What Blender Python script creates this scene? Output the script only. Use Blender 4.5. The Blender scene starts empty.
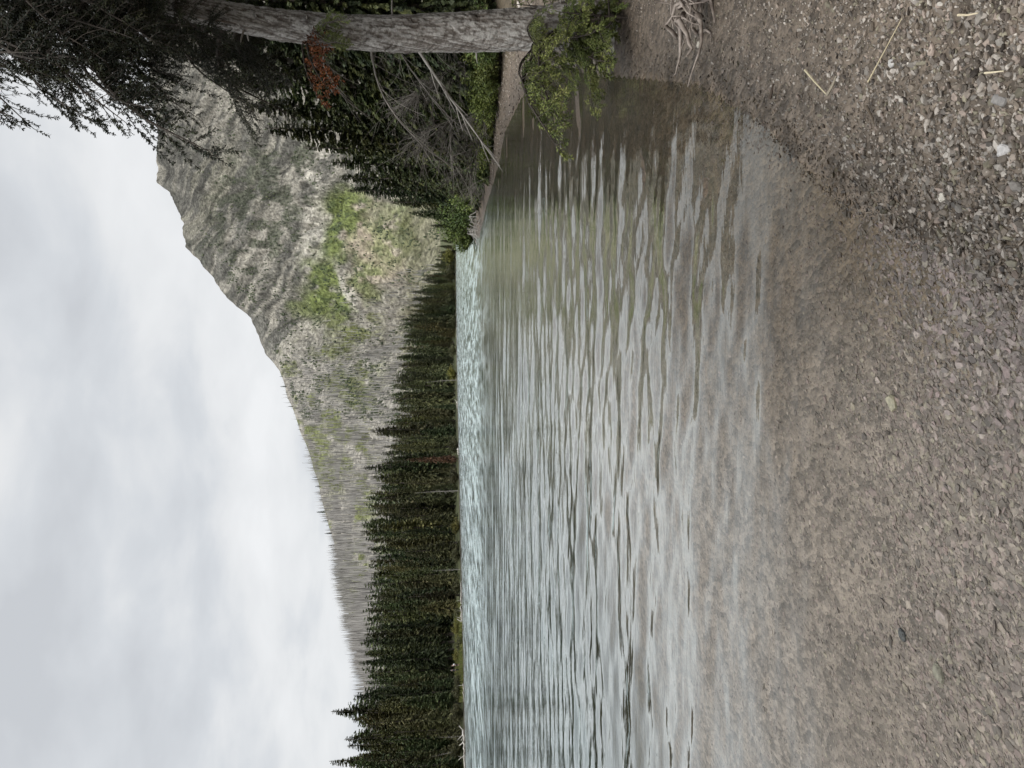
import bpy, math, random
import numpy as np
from mathutils import Vector, Matrix

random.seed(7)
RNG = np.random.default_rng(7)
SC = bpy.context.scene
COL = SC.collection
F = 769.5                       # focal length in pixels of the 1024 px long side
PITCH = math.radians(4.5)
CAM = np.array([0.0, 0.0, 2.0])
cp, sp_ = math.cos(PITCH), math.sin(PITCH)
FWD = np.array([0, cp, -sp_]); UP = np.array([0, sp_, cp]); RIGHT = np.array([1.0, 0, 0])

# ---------------------------------------------------------------- camera (held on its side: world up is picture left)
cam = bpy.data.cameras.new('camera'); camo = bpy.data.objects.new('camera', cam); COL.objects.link(camo)
M = Matrix.Identity(4)
for i in range(3):
    M[i][0] = -UP[i]; M[i][1] = RIGHT[i]; M[i][2] = -FWD[i]; M[i][3] = CAM[i]
camo.matrix_world = M
cam.sensor_width = 36; cam.lens = 36 * F / 1024; cam.clip_end = 20000; cam.clip_start = 0.05
SC.camera = camo

def ray(px, py):
    return FWD + RIGHT * ((384 - py) / F) - UP * ((px - 512) / F)
def at_z(px, py, z=0.0):
    d = ray(px, py); t = (z - CAM[2]) / d[2]; return CAM + d * t
def at_y(px, py, y):
    d = ray(px, py); return CAM + d * (y / d[1])
def project(P):
    Q = P - CAM
    w = Q @ FWD
    w = np.where(np.abs(w) < 1e-6, 1e-6, w)
    return 512 - F * (Q @ UP) / w, 384 - F * (Q @ RIGHT) / w, w

# ---------------------------------------------------------------- noise
def _h(x, y, s):
    h = (x * 374761393 + y * 668265263 + s * 1274126177) & 0xffffffff
    h = ((h ^ (h >> 13)) * 1274126177) & 0xffffffff
    return (h ^ (h >> 16)) / 4294967295.0
def vn(x, y, s=0):
    xi = np.floor(x).astype(np.int64); yi = np.floor(y).astype(np.int64)
    fx = x - xi; fy = y - yi
    fx = fx * fx * fx * (fx * (fx * 6 - 15) + 10); fy = fy * fy * fy * (fy * (fy * 6 - 15) + 10)
    a = _h(xi, yi, s); b = _h(xi + 1, yi, s); c = _h(xi, yi + 1, s); d = _h(xi + 1, yi + 1, s)
    return (a * (1 - fx) + b * fx) * (1 - fy) + (c * (1 - fx) + d * fx) * fy
def fbm(x, y, o=4, s=0, gain=0.5):
    x = np.asarray(x, float); y = np.asarray(y, float)
    r = 0; a = 1; t = 0
    for i in range(o):
        r = r + a * vn(x * 2 ** i + 17.3 * i, y * 2 ** i - 9.1 * i, s + i); t += a; a *= gain
    return r / t
def sstep(a, b, x):
    t = np.clip((x - a) / (b - a), 0, 1); return t * t * (3 - 2 * t)

# ---------------------------------------------------------------- mesh helpers
class MB:
    def __init__(s): s.v = []; s.c = []; s.f = []; s.n = 0
    def add(s, v, faces, c=None):
        """v (n,3); faces list of int arrays (m,k); c (n,) or (n,3) colour / tint"""
        v = np.asarray(v, float).reshape(-1, 3)
        for f in (faces if isinstance(faces, list) else [faces]):
            f = np.asarray(f, np.int64)
            s.f.append(f + s.n)
        s.v.append(v); n = len(v)
        if c is None: c = np.full((n, 3), 0.5)
        c = np.asarray(c, float)
        if c.ndim == 0: c = np.full((n, 3), float(c))
        if c.ndim == 1 and len(c) == n and n != 3: c = np.repeat(c[:, None], 3, 1)
        if c.ndim == 1: c = np.tile(c, (n, 1))
        s.c.append(c); s.n += n
    def tube(s, pts, rad, k=5, c=None, cap=True):
        pts = np.asarray(pts, float); n = len(pts); rad = np.broadcast_to(np.asarray(rad, float), (n,))
        t = np.gradient(pts, axis=0); t /= np.linalg.norm(t, axis=1)[:, None] + 1e-9
        ref = np.array([0, 0, 1.0]) if abs(t[0, 2]) < 0.8 else np.array([1.0, 0, 0])
        u = np.cross(t, ref); u /= np.linalg.norm(u, axis=1)[:, None] + 1e-9
        w = np.cross(t, u)
        a = np.arange(k) * 2 * math.pi / k
        v = pts[:, None] + rad[:, None, None] * (np.cos(a)[None, :, None] * u[:, None] + np.sin(a)[None, :, None] * w[:, None])
        i = np.arange(n - 1)[:, None] * k; j = np.arange(k)[None]; j2 = (j + 1) % k
        q = np.stack([i + j, i + j2, i + k + j2, i + k + j], -1).reshape(-1, 4)
        fs = [q]
        if cap: fs.append(np.arange(k)[None, ::-1]); fs.append((np.arange(k) + (n - 1) * k)[None])
        cc = None
        if c is not None:
            c = np.asarray(c, float); cc = np.repeat(c, k, 0) if c.ndim and len(c) == n and n != 3 else c
        s.add(v.reshape(-1, 3), fs, cc)
    def mesh(s, name, mat=None, smooth=False):
        me = bpy.data.meshes.new(name)
        v = np.concatenate(s.v); me.vertices.add(len(v)); me.vertices.foreach_set('co', v.astype(np.float32).ravel())
        li = np.concatenate([f.ravel() for f in s.f]).astype(np.int32)
        tot = np.concatenate([np.full(len(f), f.shape[1], np.int32) for f in s.f])
        st = np.concatenate([[0], np.cumsum(tot)[:-1]]).astype(np.int32)
        me.loops.add(len(li)); me.loops.foreach_set('vertex_index', li)
        me.polygons.add(len(tot)); me.polygons.foreach_set('loop_start', st); me.polygons.foreach_set('loop_total', tot)
        me.polygons.foreach_set('use_smooth', np.full(len(tot), smooth))
        ca = me.color_attributes.new('Col', 'FLOAT_COLOR', 'POINT')
        c = np.concatenate(s.c); c4 = np.ones((len(c), 4), np.float32); c4[:, :3] = c
        ca.data.foreach_set('color', c4.ravel())
        me.update(calc_edges=True)
        if mat: me.materials.append(mat)
        return me
    def build(s, name, mat, parent=None, smooth=False):
        return link(name, s.mesh(name, mat, smooth), parent)

def link(name, data, parent=None, mw=None):
    o = bpy.data.objects.new(name, data); COL.objects.link(o)
    if parent is not None: o.parent = parent
    if mw is not None: o.matrix_world = mw
    return o
def tag(o, label=None, cat=None, group=None, kind=None):
    if label: o['label'] = label
    if cat: o['category'] = cat
    if group: o['group'] = group
    if kind: o['kind'] = kind
    return o
def empty(name, loc, label, cat, group=None, rz=0.0, s=1.0):
    o = bpy.data.objects.new(name, None); COL.objects.link(o)
    o.location = [float(q) for q in loc]; o.rotation_euler = (0, 0, rz); o.scale = (s, s, s) if not hasattr(s, '__len__') else s
    return tag(o, label, cat, group)
def grid_faces(nr, nc):
    i = np.arange(nr - 1)[:, None] * nc; j = np.arange(nc - 1)[None]
    return np.stack([i + j, i + j + 1, i + nc + j + 1, i + nc + j], -1).reshape(-1, 4)

# ---------------------------------------------------------------- material helpers
def mat(name):
    m = bpy.data.materials.new(name); m.use_nodes = True
    nt = m.node_tree; b = nt.nodes['Principled BSDF']; return m, nt, b
def N(nt, t, **kw):
    n = nt.nodes.new(t)
    for k, v in kw.items():
        if k[0] == '_': n.inputs[int(k[1:])].default_value = v
        elif k in n.inputs and not hasattr(n, k): n.inputs[k].default_value = v
        else: setattr(n, k, v)
    return n
def ramp(nt, fac, stops):
    r = nt.nodes.new('ShaderNodeValToRGB'); e = r.color_ramp.elements
    while len(e) < len(stops): e.new(0.5)
    for el, (p, c) in zip(e, stops):
        el.position = p; el.color = (*c, 1) if len(c) == 3 else c
    nt.links.new(fac, r.inputs[0]); return r.outputs[0]
def mix(nt, a, b, f, mode='MIX'):
    n = nt.nodes.new('ShaderNodeMix'); n.data_type = 'RGBA'; n.blend_type = mode
    for s, v in ((n.inputs[0], f), (n.inputs[6], a), (n.inputs[7], b)):
        if hasattr(v, 'is_linked') or isinstance(v, bpy.types.NodeSocket): nt.links.new(v, s)
        else: s.default_value = v if not hasattr(v, '__len__') else (*v, 1)
    return n.outputs[2]
def math_(nt, op, a, b=None, clamp=False):
    n = nt.nodes.new('ShaderNodeMath'); n.operation = op; n.use_clamp = clamp
    for s, v in zip(n.inputs, (a, b)):
        if v is None: continue
        if isinstance(v, bpy.types.NodeSocket): nt.links.new(v, s)
        else: s.default_value = v
    return n.outputs[0]
def maprange(nt, v, a, b, c=0.0, d=1.0):
    n = nt.nodes.new('ShaderNodeMapRange'); nt.links.new(v, n.inputs[0])
    for i, q in zip((1, 2, 3, 4), (a, b, c, d)): n.inputs[i].default_value = q
    return n.outputs[0]

def foliage_mat(name, dark, mid, light, objvar=0.25, rough=0.6):
    m, nt, b = mat(name)
    at = N(nt, 'ShaderNodeAttribute', attribute_name='Col')
    oi = N(nt, 'ShaderNodeObjectInfo')
    c = ramp(nt, at.outputs['Fac'], [(0.0, dark), (0.5, mid), (1.0, light)])
    hs = N(nt, 'ShaderNodeHueSaturation')
    nt.links.new(c, hs.inputs['Color'])
    nt.links.new(maprange(nt, oi.outputs['Random'], 0, 1, 0.5 - 0.035 * objvar * 4, 0.5 + 0.02 * objvar * 4), hs.inputs['Hue'])
    nt.links.new(maprange(nt, math_(nt, 'FRACT', math_(nt, 'MULTIPLY', oi.outputs['Random'], 7.31)), 0, 1, 1 - objvar, 1 + objvar), hs.inputs['Value'])
    nt.links.new(hs.outputs[0], b.inputs['Base Color'])
    b.inputs['Roughness'].default_value = rough; b.inputs['Specular IOR Level'].default_value = 0.25
    return m
def wood_mat(name, c0, c1, scale=(30, 30, 6), bump=0.4):
    m, nt, b = mat(name)
    tc = N(nt, 'ShaderNodeTexCoord'); mp = N(nt, 'ShaderNodeMapping'); mp.inputs['Scale'].default_value = scale
    nt.links.new(tc.outputs['Object'], mp.inputs[0])
    n = N(nt, 'ShaderNodeTexNoise'); n.inputs['Scale'].default_value = 1; n.inputs['Detail'].default_value = 5
    nt.links.new(mp.outputs[0], n.inputs['Vector'])
    c = ramp(nt, n.outputs[0], [(0.3, c0), (0.7, c1)])
    nt.links.new(c, b.inputs['Base Color']); b.inputs['Roughness'].default_value = 0.85
    b.inputs['Specular IOR Level'].default_value = 0.2
    bp = N(nt, 'ShaderNodeBump'); bp.inputs['Strength'].default_value = bump; bp.inputs['Distance'].default_value = 0.02
    nt.links.new(n.outputs[0], bp.inputs['Height']); nt.links.new(bp.outputs[0], b.inputs['Normal'])
    return m
def attr_mat(name, rough=0.9, spec=0.2, bump=None, vary=None):
    m, nt, b = mat(name)
    at = N(nt, 'ShaderNodeAttribute', attribute_name='Col')
    col = at.outputs['Color']
    if vary:
        g = N(nt, 'ShaderNodeNewGeometry')
        n = N(nt, 'ShaderNodeTexNoise'); n.inputs['Scale'].default_value = vary[0]; n.inputs['Detail'].default_value = 6
        nt.links.new(g.outputs['Position'], n.inputs['Vector'])
        v = maprange(nt, n.outputs[0], 0.3, 0.7, 1 - vary[1], 1 + vary[1])
        hs = N(nt, 'ShaderNodeHueSaturation'); nt.links.new(col, hs.inputs['Color']); nt.links.new(v, hs.inputs['Value'])
        col = hs.outputs[0]
        if bump:
            bp = N(nt, 'ShaderNodeBump'); bp.inputs['Strength'].default_value = bump[0]; bp.inputs['Distance'].default_value = bump[1]
            nt.links.new(n.outputs[0], bp.inputs['Height']); nt.links.new(bp.outputs[0], b.inputs['Normal'])
    nt.links.new(col, b.inputs['Base Color'])
    b.inputs['Roughness'].default_value = rough; b.inputs['Specular IOR Level'].default_value = spec
    return m

# ---------------------------------------------------------------- shoreline and ground height
near_px = [(1024, 300), (950, 255), (850, 205), (800, 160), (760, 118), (700, 82), (640, 76), (590, 72), (548, 62),
           (535, 58), (527, 85), (505, 130), (498, 165), (487, 203), (479, 238)]
near = [at_z(*p)[:2] for p in near_px]
far_px = [(455.7, 195), (455.9, 250), (456.2, 300), (456.9, 360), (458.0, 420), (459.4, 480), (461.2, 560), (463.0, 640), (464.6, 720), (466.0, 800)]
far = [at_z(*p)[:2] for p in far_px]
shore = [(-3.0, -40.0), (-0.6, -6.0), (0.15, 0.6)] + [tuple(p) for p in near] + [(14, 70), (26, 95), (46, 150), (72, 230), (98, 310)] + \
        [tuple(p) for p in far] + [(-85, 85), (-130, 60), (-170, 20), (-170, -40)]
SH = np.array(shore)
def sdist(x, y):
    """signed distance to the lake edge, + on land"""
    x = np.asarray(x, float); y = np.asarray(y, float)
    sh = x.shape; P = np.stack([x.ravel(), y.ravel()], 1)
    best = np.full(len(P), 1e9); ins = np.zeros(len(P), bool)
    n = len(SH)
    for i in range(n):
        a = SH[i]; b = SH[(i + 1) % n]; ab = b - a
        t = np.clip(((P - a) @ ab) / (ab @ ab), 0, 1)
        d = np.hypot(*(P - a - t[:, None] * ab).T)
        best = np.minimum(best, d)
        c = (a[1] > P[:, 1]) != (b[1] > P[:, 1])
        xx = a[0] + (P[:, 1] - a[1]) / (b[1] - a[1] + 1e-12) * ab[0]
        ins ^= c & (P[:, 0] < xx)
    return np.where(ins, -best, best).reshape(sh)
def ground_h(x, y, sd=None):
    x = np.asarray(x, float); y = np.asarray(y, float)
    if sd is None: sd = sdist(x, y)
    wob = (fbm(x * 0.5, y * 0.5, 3, 5) - 0.5)
    r = np.hypot(x, y)
    land_near = np.where(sd < 2.5, sd * 0.085, 0.2125 + (sd - 2.5) * 0.16)
    land_far = np.minimum(sd * 0.10, 0.8 + np.maximum(sd - 8, 0) * 0.075)
    k = sstep(60, 110, r)
    land = land_near * (1 - k) + land_far * k
    land = np.minimum(land, 26 + 0.01 * sd)
    land = land + wob * np.clip(sd * 0.12, 0, 1.0 - 0.6 * sstep(60, 10, r)) * 0.5
    d = -sd
    lake = -(0.012 * d + 0.0055 * d * d)
    lake = np.maximum(lake, -3.4)
    lake = lake + (fbm(x * 0.9, y * 0.9, 3, 8) - 0.5) * np.clip(d * 0.02, 0, 0.05)
    return np.where(sd > 0, land, lake)
def gz(x, y): return float(ground_h(np.array([x]), np.array([y]))[0])

def at_ground(px, py, y0=3.0, y1=70.0):
    ys = np.linspace(y0, y1, 1200); d = ray(px, py); P = CAM + d[None] * (ys / d[1])[:, None]
    k = np.nonzero(ground_h(P[:, 0], P[:, 1]) >= P[:, 2])[0]
    return P[k[0]] if len(k) else P[-1]

def axis(lo, hi, c, fine, grow):
    out = [c]; s = fine
    while out[-1] < hi: out.append(out[-1] + s); s *= grow
    neg = [c]; s = fine
    while neg[-1] > lo: neg.append(neg[-1] - s); s *= grow
    return np.array(neg[::-1][:-1] + out)
gx = axis(-2500, 2500, 1.5, 0.06, 1.022); gy = axis(-400, 5000, 4.0, 0.05, 1.0165)
GX, GY = np.meshgrid(gx, gy)
GSD = sdist(GX, GY); GZ = ground_h(GX, GY, GSD)
# ground colour: what the ground itself is made of, zone by zone
def lerp(a, b, t): return a * (1 - t)[..., None] + b * t[..., None]
n1 = fbm(GX * 0.7, GY * 0.7, 4, 21); n2 = fbm(GX * 3, GY * 3, 3, 31)
C = np.empty(GX.shape + (3,)); C[:] = (0.145, 0.115, 0.087)                    # beach gravel
C = lerp(C, np.array([0.085, 0.066, 0.042]), sstep(1.1, 2.2, GSD + (n1 - .5) * 2.2) * sstep(5.0, 9.5, GY + (n1 - .5) * 4))      # litter soil up the bank
C = lerp(C, np.array([0.06, 0.07, 0.03]), sstep(4, 7, GSD + (n1 - .5) * 3) * sstep(12, 20, GY))
far_land = sstep(60, 95, np.hypot(GX, GY)) * sstep(0.0, 0.3, GSD)
C = lerp(C, lerp(lerp(np.broadcast_to(np.array([0.045, 0.052, 0.025]), C.shape), np.array([0.085, 0.09, 0.036]), n1), np.array([0.045, 0.04, 0.03]), sstep(2.2, 0.8, GSD)), far_land)
dep = np.clip(-GZ, 0, 5)
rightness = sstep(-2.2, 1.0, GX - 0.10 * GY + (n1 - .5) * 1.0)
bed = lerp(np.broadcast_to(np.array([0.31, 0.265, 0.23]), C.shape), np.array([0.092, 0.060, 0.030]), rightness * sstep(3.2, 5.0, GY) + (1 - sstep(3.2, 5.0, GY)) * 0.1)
bed = lerp(bed, np.array([0.15, 0.112, 0.076]), sstep(-0.9, -0.1, GSD))
bed = lerp(bed, np.array([0.062, 0.050, 0.021]), sstep(0.15, 0.55, dep))
bed = lerp(bed, np.array([0.034, 0.040, 0.019]), sstep(0.5, 1.2, dep))
bed = lerp(bed, np.array([0.035, 0.075, 0.058]), sstep(1.2, 2.8, dep))
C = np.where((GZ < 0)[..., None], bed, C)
C = lerp(C, np.array([0.045, 0.032, 0.02]), 0.75 * sstep(0.54, 0.66, fbm(GX * 4 + GY * 2.5, GY * 5 - GX * 3, 3, 121)) * sstep(-0.45, -0.1, GSD) * sstep(0.5, 0.1, GSD) * (GY < 7))     # litter left at the water edge
C *= (0.8 + 0.4 * n2)[..., None]
mb = MB(); mb.add(np.stack([GX, GY, GZ], -1).reshape(-1, 3), grid_faces(*GX.shape), C.reshape(-1, 3))

m, nt, b = mat('gravel_ground')
at = N(nt, 'ShaderNodeAttribute', attribute_name='Col')
g = N(nt, 'ShaderNodeNewGeometry')
sx = N(nt, 'ShaderNodeSeparateXYZ'); nt.links.new(g.outputs['Position'], sx.inputs[0])
heights = []; cols = []
for sc, seed in ((34.0, 0), (14.0, 3.7)):
    v = N(nt, 'ShaderNodeTexVoronoi'); v.inputs['Scale'].default_value = sc; v.inputs['Randomness'].default_value = 1
    mp = N(nt, 'ShaderNodeMapping'); mp.inputs['Location'].default_value = (seed, seed, 0); mp.inputs['Rotation'].default_value = (0, 0, 0.6); mp.inputs['Scale'].default_value = (1.0, 0.62, 1)
    nt.links.new(g.outputs['Position'], mp.inputs[0]); nt.links.new(mp.outputs[0], v.inputs['Vector'])
    s2 = N(nt, 'ShaderNodeSeparateColor'); nt.links.new(v.outputs['Color'], s2.inputs[0])
    cols.append(s2.outputs[0]); heights.append(v.outputs['Distance'])
val = maprange(nt, math_(nt, 'ADD', math_(nt, 'MULTIPLY', cols[0], 0.55), math_(nt, 'MULTIPLY', cols[1], 0.45)), 0.15, 0.85, 0.55, 1.5)
hs = N(nt, 'ShaderNodeHueSaturation'); nt.links.new(at.outputs['Color'], hs.inputs['Color']); nt.links.new(val, hs.inputs['Value'])
wet = maprange(nt, sx.outputs[2], 0.015, 0.15, 0.55, 1.0)         # stones wetted by the waves are darker and shinier
col = mix(nt, hs.outputs[0], (0, 0, 0), math_(nt, 'SUBTRACT', 1.0, wet))
nt.links.new(col, b.inputs['Base Color'])
nt.links.new(maprange(nt, sx.outputs[2], 0.015, 0.07, 0.45, 0.9), b.inputs['Roughness'])
b.inputs['Specular IOR Level'].default_value = 0.3
bp = N(nt, 'ShaderNodeBump'); bp.inputs['Strength'].default_value = 0.7; bp.inputs['Distance'].default_value = 0.03
nt.links.new(math_(nt, 'ADD', math_(nt, 'MULTIPLY', heights[0], -0.5), math_(nt, 'MULTIPLY', heights[1], -0.8)), bp.inputs['Height'])
nt.links.new(bp.outputs[0], b.inputs['Normal'])
M_GROUND = m
tag(mb.build('ground', M_GROUND, smooth=True), 'gravel shore running down under the clear lake water', kind='structure')

# ---------------------------------------------------------------- water
nr, nc = 860, 620
rr = 1.2 * (520 / 1.2) ** np.linspace(0, 1, nr)
aa = np.radians(np.linspace(-62, 48, nc))
R_, A_ = np.meshgrid(rr, aa, indexing='ij')
WX = R_ * np.sin(A_); WY = R_ * np.cos(A_) - 0.5
wsd = -sdist(WX, WY)
WZ = np.zeros_like(WX)
rw = np.random.default_rng(3)
for i in range(64):
    lam = 0.16 * (14.0) ** rw.random()
    th = math.radians(-92 + rw.normal() * 17)
    k = 2 * math.pi / lam
    amp = 0.0125 * lam ** 1.0 / 7.0 * (1.15 if lam < 0.8 else 0.8)
    ph = rw.random() * 6.28
    # fade waves too short for the mesh spacing
    fade = 1 - sstep(lam * 24, lam * 60, R_)
    WZ += amp * fade * np.sin(k * (WX * math.cos(th) + WY * math.sin(th)) + ph + 1.2 * fbm(WX * 0.6, WY * 0.25, 2, 77))
patch = 0.45 + 1.1 * fbm(WX * 0.16, WY * 0.10, 3, 91)
near_right = sstep(-2.0, 0.6, WX - 0.08 * WY)
calm = sstep(0.0, 1.4, wsd) * (0.16 + 0.34 * near_right * sstep(3.2, 4.6, R_) + (0.84 - 0.34 * near_right) * sstep(3.2, 9.0, R_))
WZ = WZ * patch * calm * (1 + 0.35 * sstep(8, 14, R_))
mb = MB(); mb.add(np.stack([WX, WY, WZ], -1).reshape(-1, 3), grid_faces(nr, nc))
m = bpy.data.materials.new('lake_water'); m.use_nodes = True; nt = m.node_tree; nt.nodes.clear()
out = N(nt, 'ShaderNodeOutputMaterial')
g = N(nt, 'ShaderNodeNewGeometry')
vl = N(nt, 'ShaderNodeVectorMath', operation='LENGTH'); nt.links.new(g.outputs['Position'], vl.inputs[0])
dist = vl.outputs['Value']
hts = None
for (scx, scy, amp, det, d0, d1, f0) in ((2.2, 9.0, 0.010, 2, 4, 22, 0.10), (0.35, 1.5, 0.050, 3, 6, 26, 0.05), (7.0, 22.0, 0.0022, 2, 4, 22, 0.15), (0.16, 0.50, 0.20, 1, 18, 55, 0.0), (0.05, 0.09, 0.9, 1, 45, 110, 0.0)):
    mp = N(nt, 'ShaderNodeMapping'); mp.inputs['Scale'].default_value = (scx, scy, 1); mp.inputs['Rotation'].default_value = (0, 0, 0.10)
    nt.links.new(g.outputs['Position'], mp.inputs[0])
    n = N(nt, 'ShaderNodeTexNoise'); n.inputs['Scale'].default_value = 1; n.inputs['Detail'].default_value = det; n.inputs['Distortion'].default_value = 0.4
    nt.links.new(mp.outputs[0], n.inputs['Vector'])
    h = math_(nt, 'MULTIPLY', math_(nt, 'MULTIPLY', n.outputs[0], amp), maprange(nt, dist, d0, d1, f0, 1.0))
    hts = h if hts is None else math_(nt, 'ADD', hts, h)
bp = N(nt, 'ShaderNodeBump'); bp.inputs['Distance'].default_value = 1.0; bp.inputs['Strength'].default_value = 1.0
nt.links.new(hts, bp.inputs['Height'])
lw = N(nt, 'ShaderNodeLayerWeight'); lw.inputs['Blend'].default_value = 0.5; nt.links.new(bp.outputs[0], lw.inputs['Normal'])
mr = N(nt, 'ShaderNodeMapRange', interpolation_type='SMOOTHSTEP'); nt.links.new(lw.outputs['Facing'], mr.inputs[0])
for i_, q_ in zip((1, 2, 3, 4), (0.53, 1.0, 0.02, 0.94)): mr.inputs[i_].default_value = q_
refl = mr.outputs[0]
# gusts roughen the open lake in streaks and patches
gust = None
for sc_, am_ in (((1.1, 0.16, 1), 0.42), ((0.45, 0.06, 1), 0.28), ((2.6, 0.45, 1), 0.30)):
    mp = N(nt, 'ShaderNodeMapping'); mp.inputs['Scale'].default_value = sc_; mp.inputs['Rotation'].default_value = (0, 0, 0.16); nt.links.new(g.outputs['Position'], mp.inputs[0])
    n = N(nt, 'ShaderNodeTexNoise'); n.inputs['Scale'].default_value = 1; n.inputs['Detail'].default_value = 1; nt.links.new(mp.outputs[0], n.inputs['Vector'])
    q_ = math_(nt, 'MULTIPLY', n.outputs[0], am_); gust = q_ if gust is None else math_(nt, 'ADD', gust, q_)
rough_far = maprange(nt, gust, 0.36, 0.60, 0.05, 0.32)
wfar = maprange(nt, dist, 22, 62, 0.0, 1.0)
gl = N(nt, 'ShaderNodeBsdfGlossy'); nt.links.new(mix(nt, (0.92, 0.97, 0.965), (0.86, 0.97, 0.96), wfar), gl.inputs['Color']); nt.links.new(math_(nt, 'ADD', math_(nt, 'MULTIPLY', rough_far, wfar), 0.02), gl.inputs['Roughness']); gl.inputs['Color'].default_value = (0.90, 0.975, 0.965, 1); nt.links.new(bp.outputs[0], gl.inputs['Normal'])
tr = N(nt, 'ShaderNodeBsdfTransparent'); tr.inputs['Color'].default_value = (0.918, 0.915, 0.885, 1)
ms = N(nt, 'ShaderNodeMixShader'); nt.links.new(refl, ms.inputs[0]); nt.links.new(tr.outputs[0], ms.inputs[1]); nt.links.new(gl.outputs[0], ms.inputs[2])
nt.links.new(ms.outputs[0], out.inputs[0])
tag(mb.build('lake_water', m, smooth=True), 'rippled clear lake water over gravel', kind='structure')

# ---------------------------------------------------------------- pebbles (nobody could count them)
def pebbles(n, seed, sizes, reg, palette, name, label, flat=0.35):
    r = np.random.default_rng(seed)
    x, y = reg(r, n); n = len(x)
    z = ground_h(x, y)
    s = sizes(r, x, y)
    k = 6
    a = (np.arange(k) / k * 2 * math.pi)[None] + r.normal(0, 0.22, (n, k)) + r.random((n, 1)) * 6.28
    rad = s[:, None] * 0.5 * r.uniform(0.6, 1.15, (n, k))
    el = r.uniform(0.32, 0.85, n)[:, None]
    rot = r.normal(0.75, 0.42, n)[:, None]
    px_, py_ = rad * np.cos(a), rad * np.sin(a) * el
    X = px_ * np.cos(rot) - py_ * np.sin(rot); Y = px_ * np.sin(rot) + py_ * np.cos(rot)
    th = s * flat * r.uniform(0.5, 1.3, n)
    tl_ = 0.28 if flat > 0.3 else 0.17; tx, ty = r.normal(0, tl_, n), r.normal(0, tl_, n)
    def ring(f, zz):
        XX, YY = X * f, Y * f
        return np.stack([x[:, None] + XX, y[:, None] + YY, z[:, None] + zz[:, None] + XX * tx[:, None] + YY * ty[:, None]], -1)
    top = ring(r.uniform(0.6, 0.9, (n, 1)), th * 0.62); midr = ring(1.0, th * 0.25); bot = ring(0.8, -th * 0.4)
    V = np.concatenate([bot, midr, top], 1).reshape(-1, 3)
    base = (np.arange(n) * 18)[:, None, None]
    j = np.arange(k); j2 = (j + 1) % k
    q = np.concatenate([np.stack([j, j2, k + j2, k + j], -1), np.stack([k + j, k + j2, 2 * k + j2, 2 * k + j], -1)])[None] + base
    t = (2 * k + j)[None, None] + base
    pal = np.array(palette)
    c = pal[r.integers(0, len(pal), n)] * r.uniform(*((0.5, 1.45) if flat > 0.3 else (0.62, 1.32)), (n, 1))
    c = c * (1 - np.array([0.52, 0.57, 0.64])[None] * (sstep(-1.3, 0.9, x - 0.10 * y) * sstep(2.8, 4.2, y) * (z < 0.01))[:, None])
    c = c * (1 - 0.32 * sstep(-0.9, -0.1, sdist(x, y)) * sstep(0.05, 0.0, z))[:, None]
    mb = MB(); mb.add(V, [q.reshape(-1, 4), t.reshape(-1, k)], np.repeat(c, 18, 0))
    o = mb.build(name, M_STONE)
    return tag(o, label, kind='stuff')
m, nt, b = mat('stone')
at = N(nt, 'ShaderNodeAttribute', attribute_name='Col'); g = N(nt, 'ShaderNodeNewGeometry')
sx = N(nt, 'ShaderNodeSeparateXYZ'); nt.links.new(g.outputs['Position'], sx.inputs[0])
nz = N(nt, 'ShaderNodeTexNoise'); nz.inputs['Scale'].default_value = 60; nz.inputs['Detail'].default_value = 4; nt.links.new(g.outputs['Position'], nz.inputs['Vector'])
hs = N(nt, 'ShaderNodeHueSaturation'); nt.links.new(at.outputs['Color'], hs.inputs['Color']); nt.links.new(maprange(nt, nz.outputs[0], 0.3, 0.7, 0.75, 1.25), hs.inputs['Value'])
col = mix(nt, hs.outputs[0], (0, 0, 0), maprange(nt, sx.outputs[2], 0.02, 0.15, 0.45, 0.0))
nt.links.new(col, b.inputs['Base Color']); b.inputs['Specular IOR Level'].default_value = 0.3
nt.links.new(maprange(nt, sx.outputs[2], 0.02, 0.075, 0.4, 0.85), b.inputs['Roughness'])
M_STONE = m
PAL = [(0.27, 0.225, 0.185), (0.37, 0.33, 0.285), (0.20, 0.165, 0.13), (0.19, 0.165, 0.14), (0.30, 0.24, 0.20), (0.14, 0.115, 0.09), (0.24, 0.215, 0.155), (0.44, 0.40, 0.35), (0.36, 0.32, 0.28), (0.09, 0.072, 0.058), (0.22, 0.18, 0.14)]
PALW = [(0.365, 0.305, 0.275), (0.335, 0.275, 0.25), (0.27, 0.222, 0.20), (0.42, 0.36, 0.315), (0.35, 0.275, 0.255), (0.25, 0.218, 0.195), (0.36, 0.32, 0.255), (0.22, 0.185, 0.16)]
def fan(r0, r1, keep):
    def f(r, n):
        rad = np.exp(r.uniform(math.log(r0), math.log(r1), n)); az = np.radians(r.uniform(-40, 40, n))
        x, y = rad * np.sin(az), rad * np.cos(az)
        k = keep(x, y, sdist(x, y), r); return x[k], y[k]
    return f
pebbles(140000, 11, lambda r, x, y: np.minimum(np.exp(r.normal(math.log(0.0145), 0.52, len(x))) * (0.8 + 0.5 * sstep(4.5, 2.5, y)), 0.055), fan(1.9, 9.5, lambda x, y, sd, r: (sd > -0.05) & ((sd < 1.6) | (y < 6.0))), PAL, 'shore_gravel', 'loose angular grey and tan pebbles on the dry shore')
pebbles(150000, 12, lambda r, x, y: np.minimum(np.exp(r.normal(math.log(0.0175), 0.5, len(x))) * (0.6 + 0.8 * sstep(4.2, 2.4, np.hypot(x, y))) , 0.06), fan(1.9, 8.5, lambda x, y, sd, r: (sd < 0.0) & (x - 0.10 * y < 3.5)), PALW, 'lakebed_gravel', 'flat shale pebbles seen through the shallow water', flat=0.16)
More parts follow.
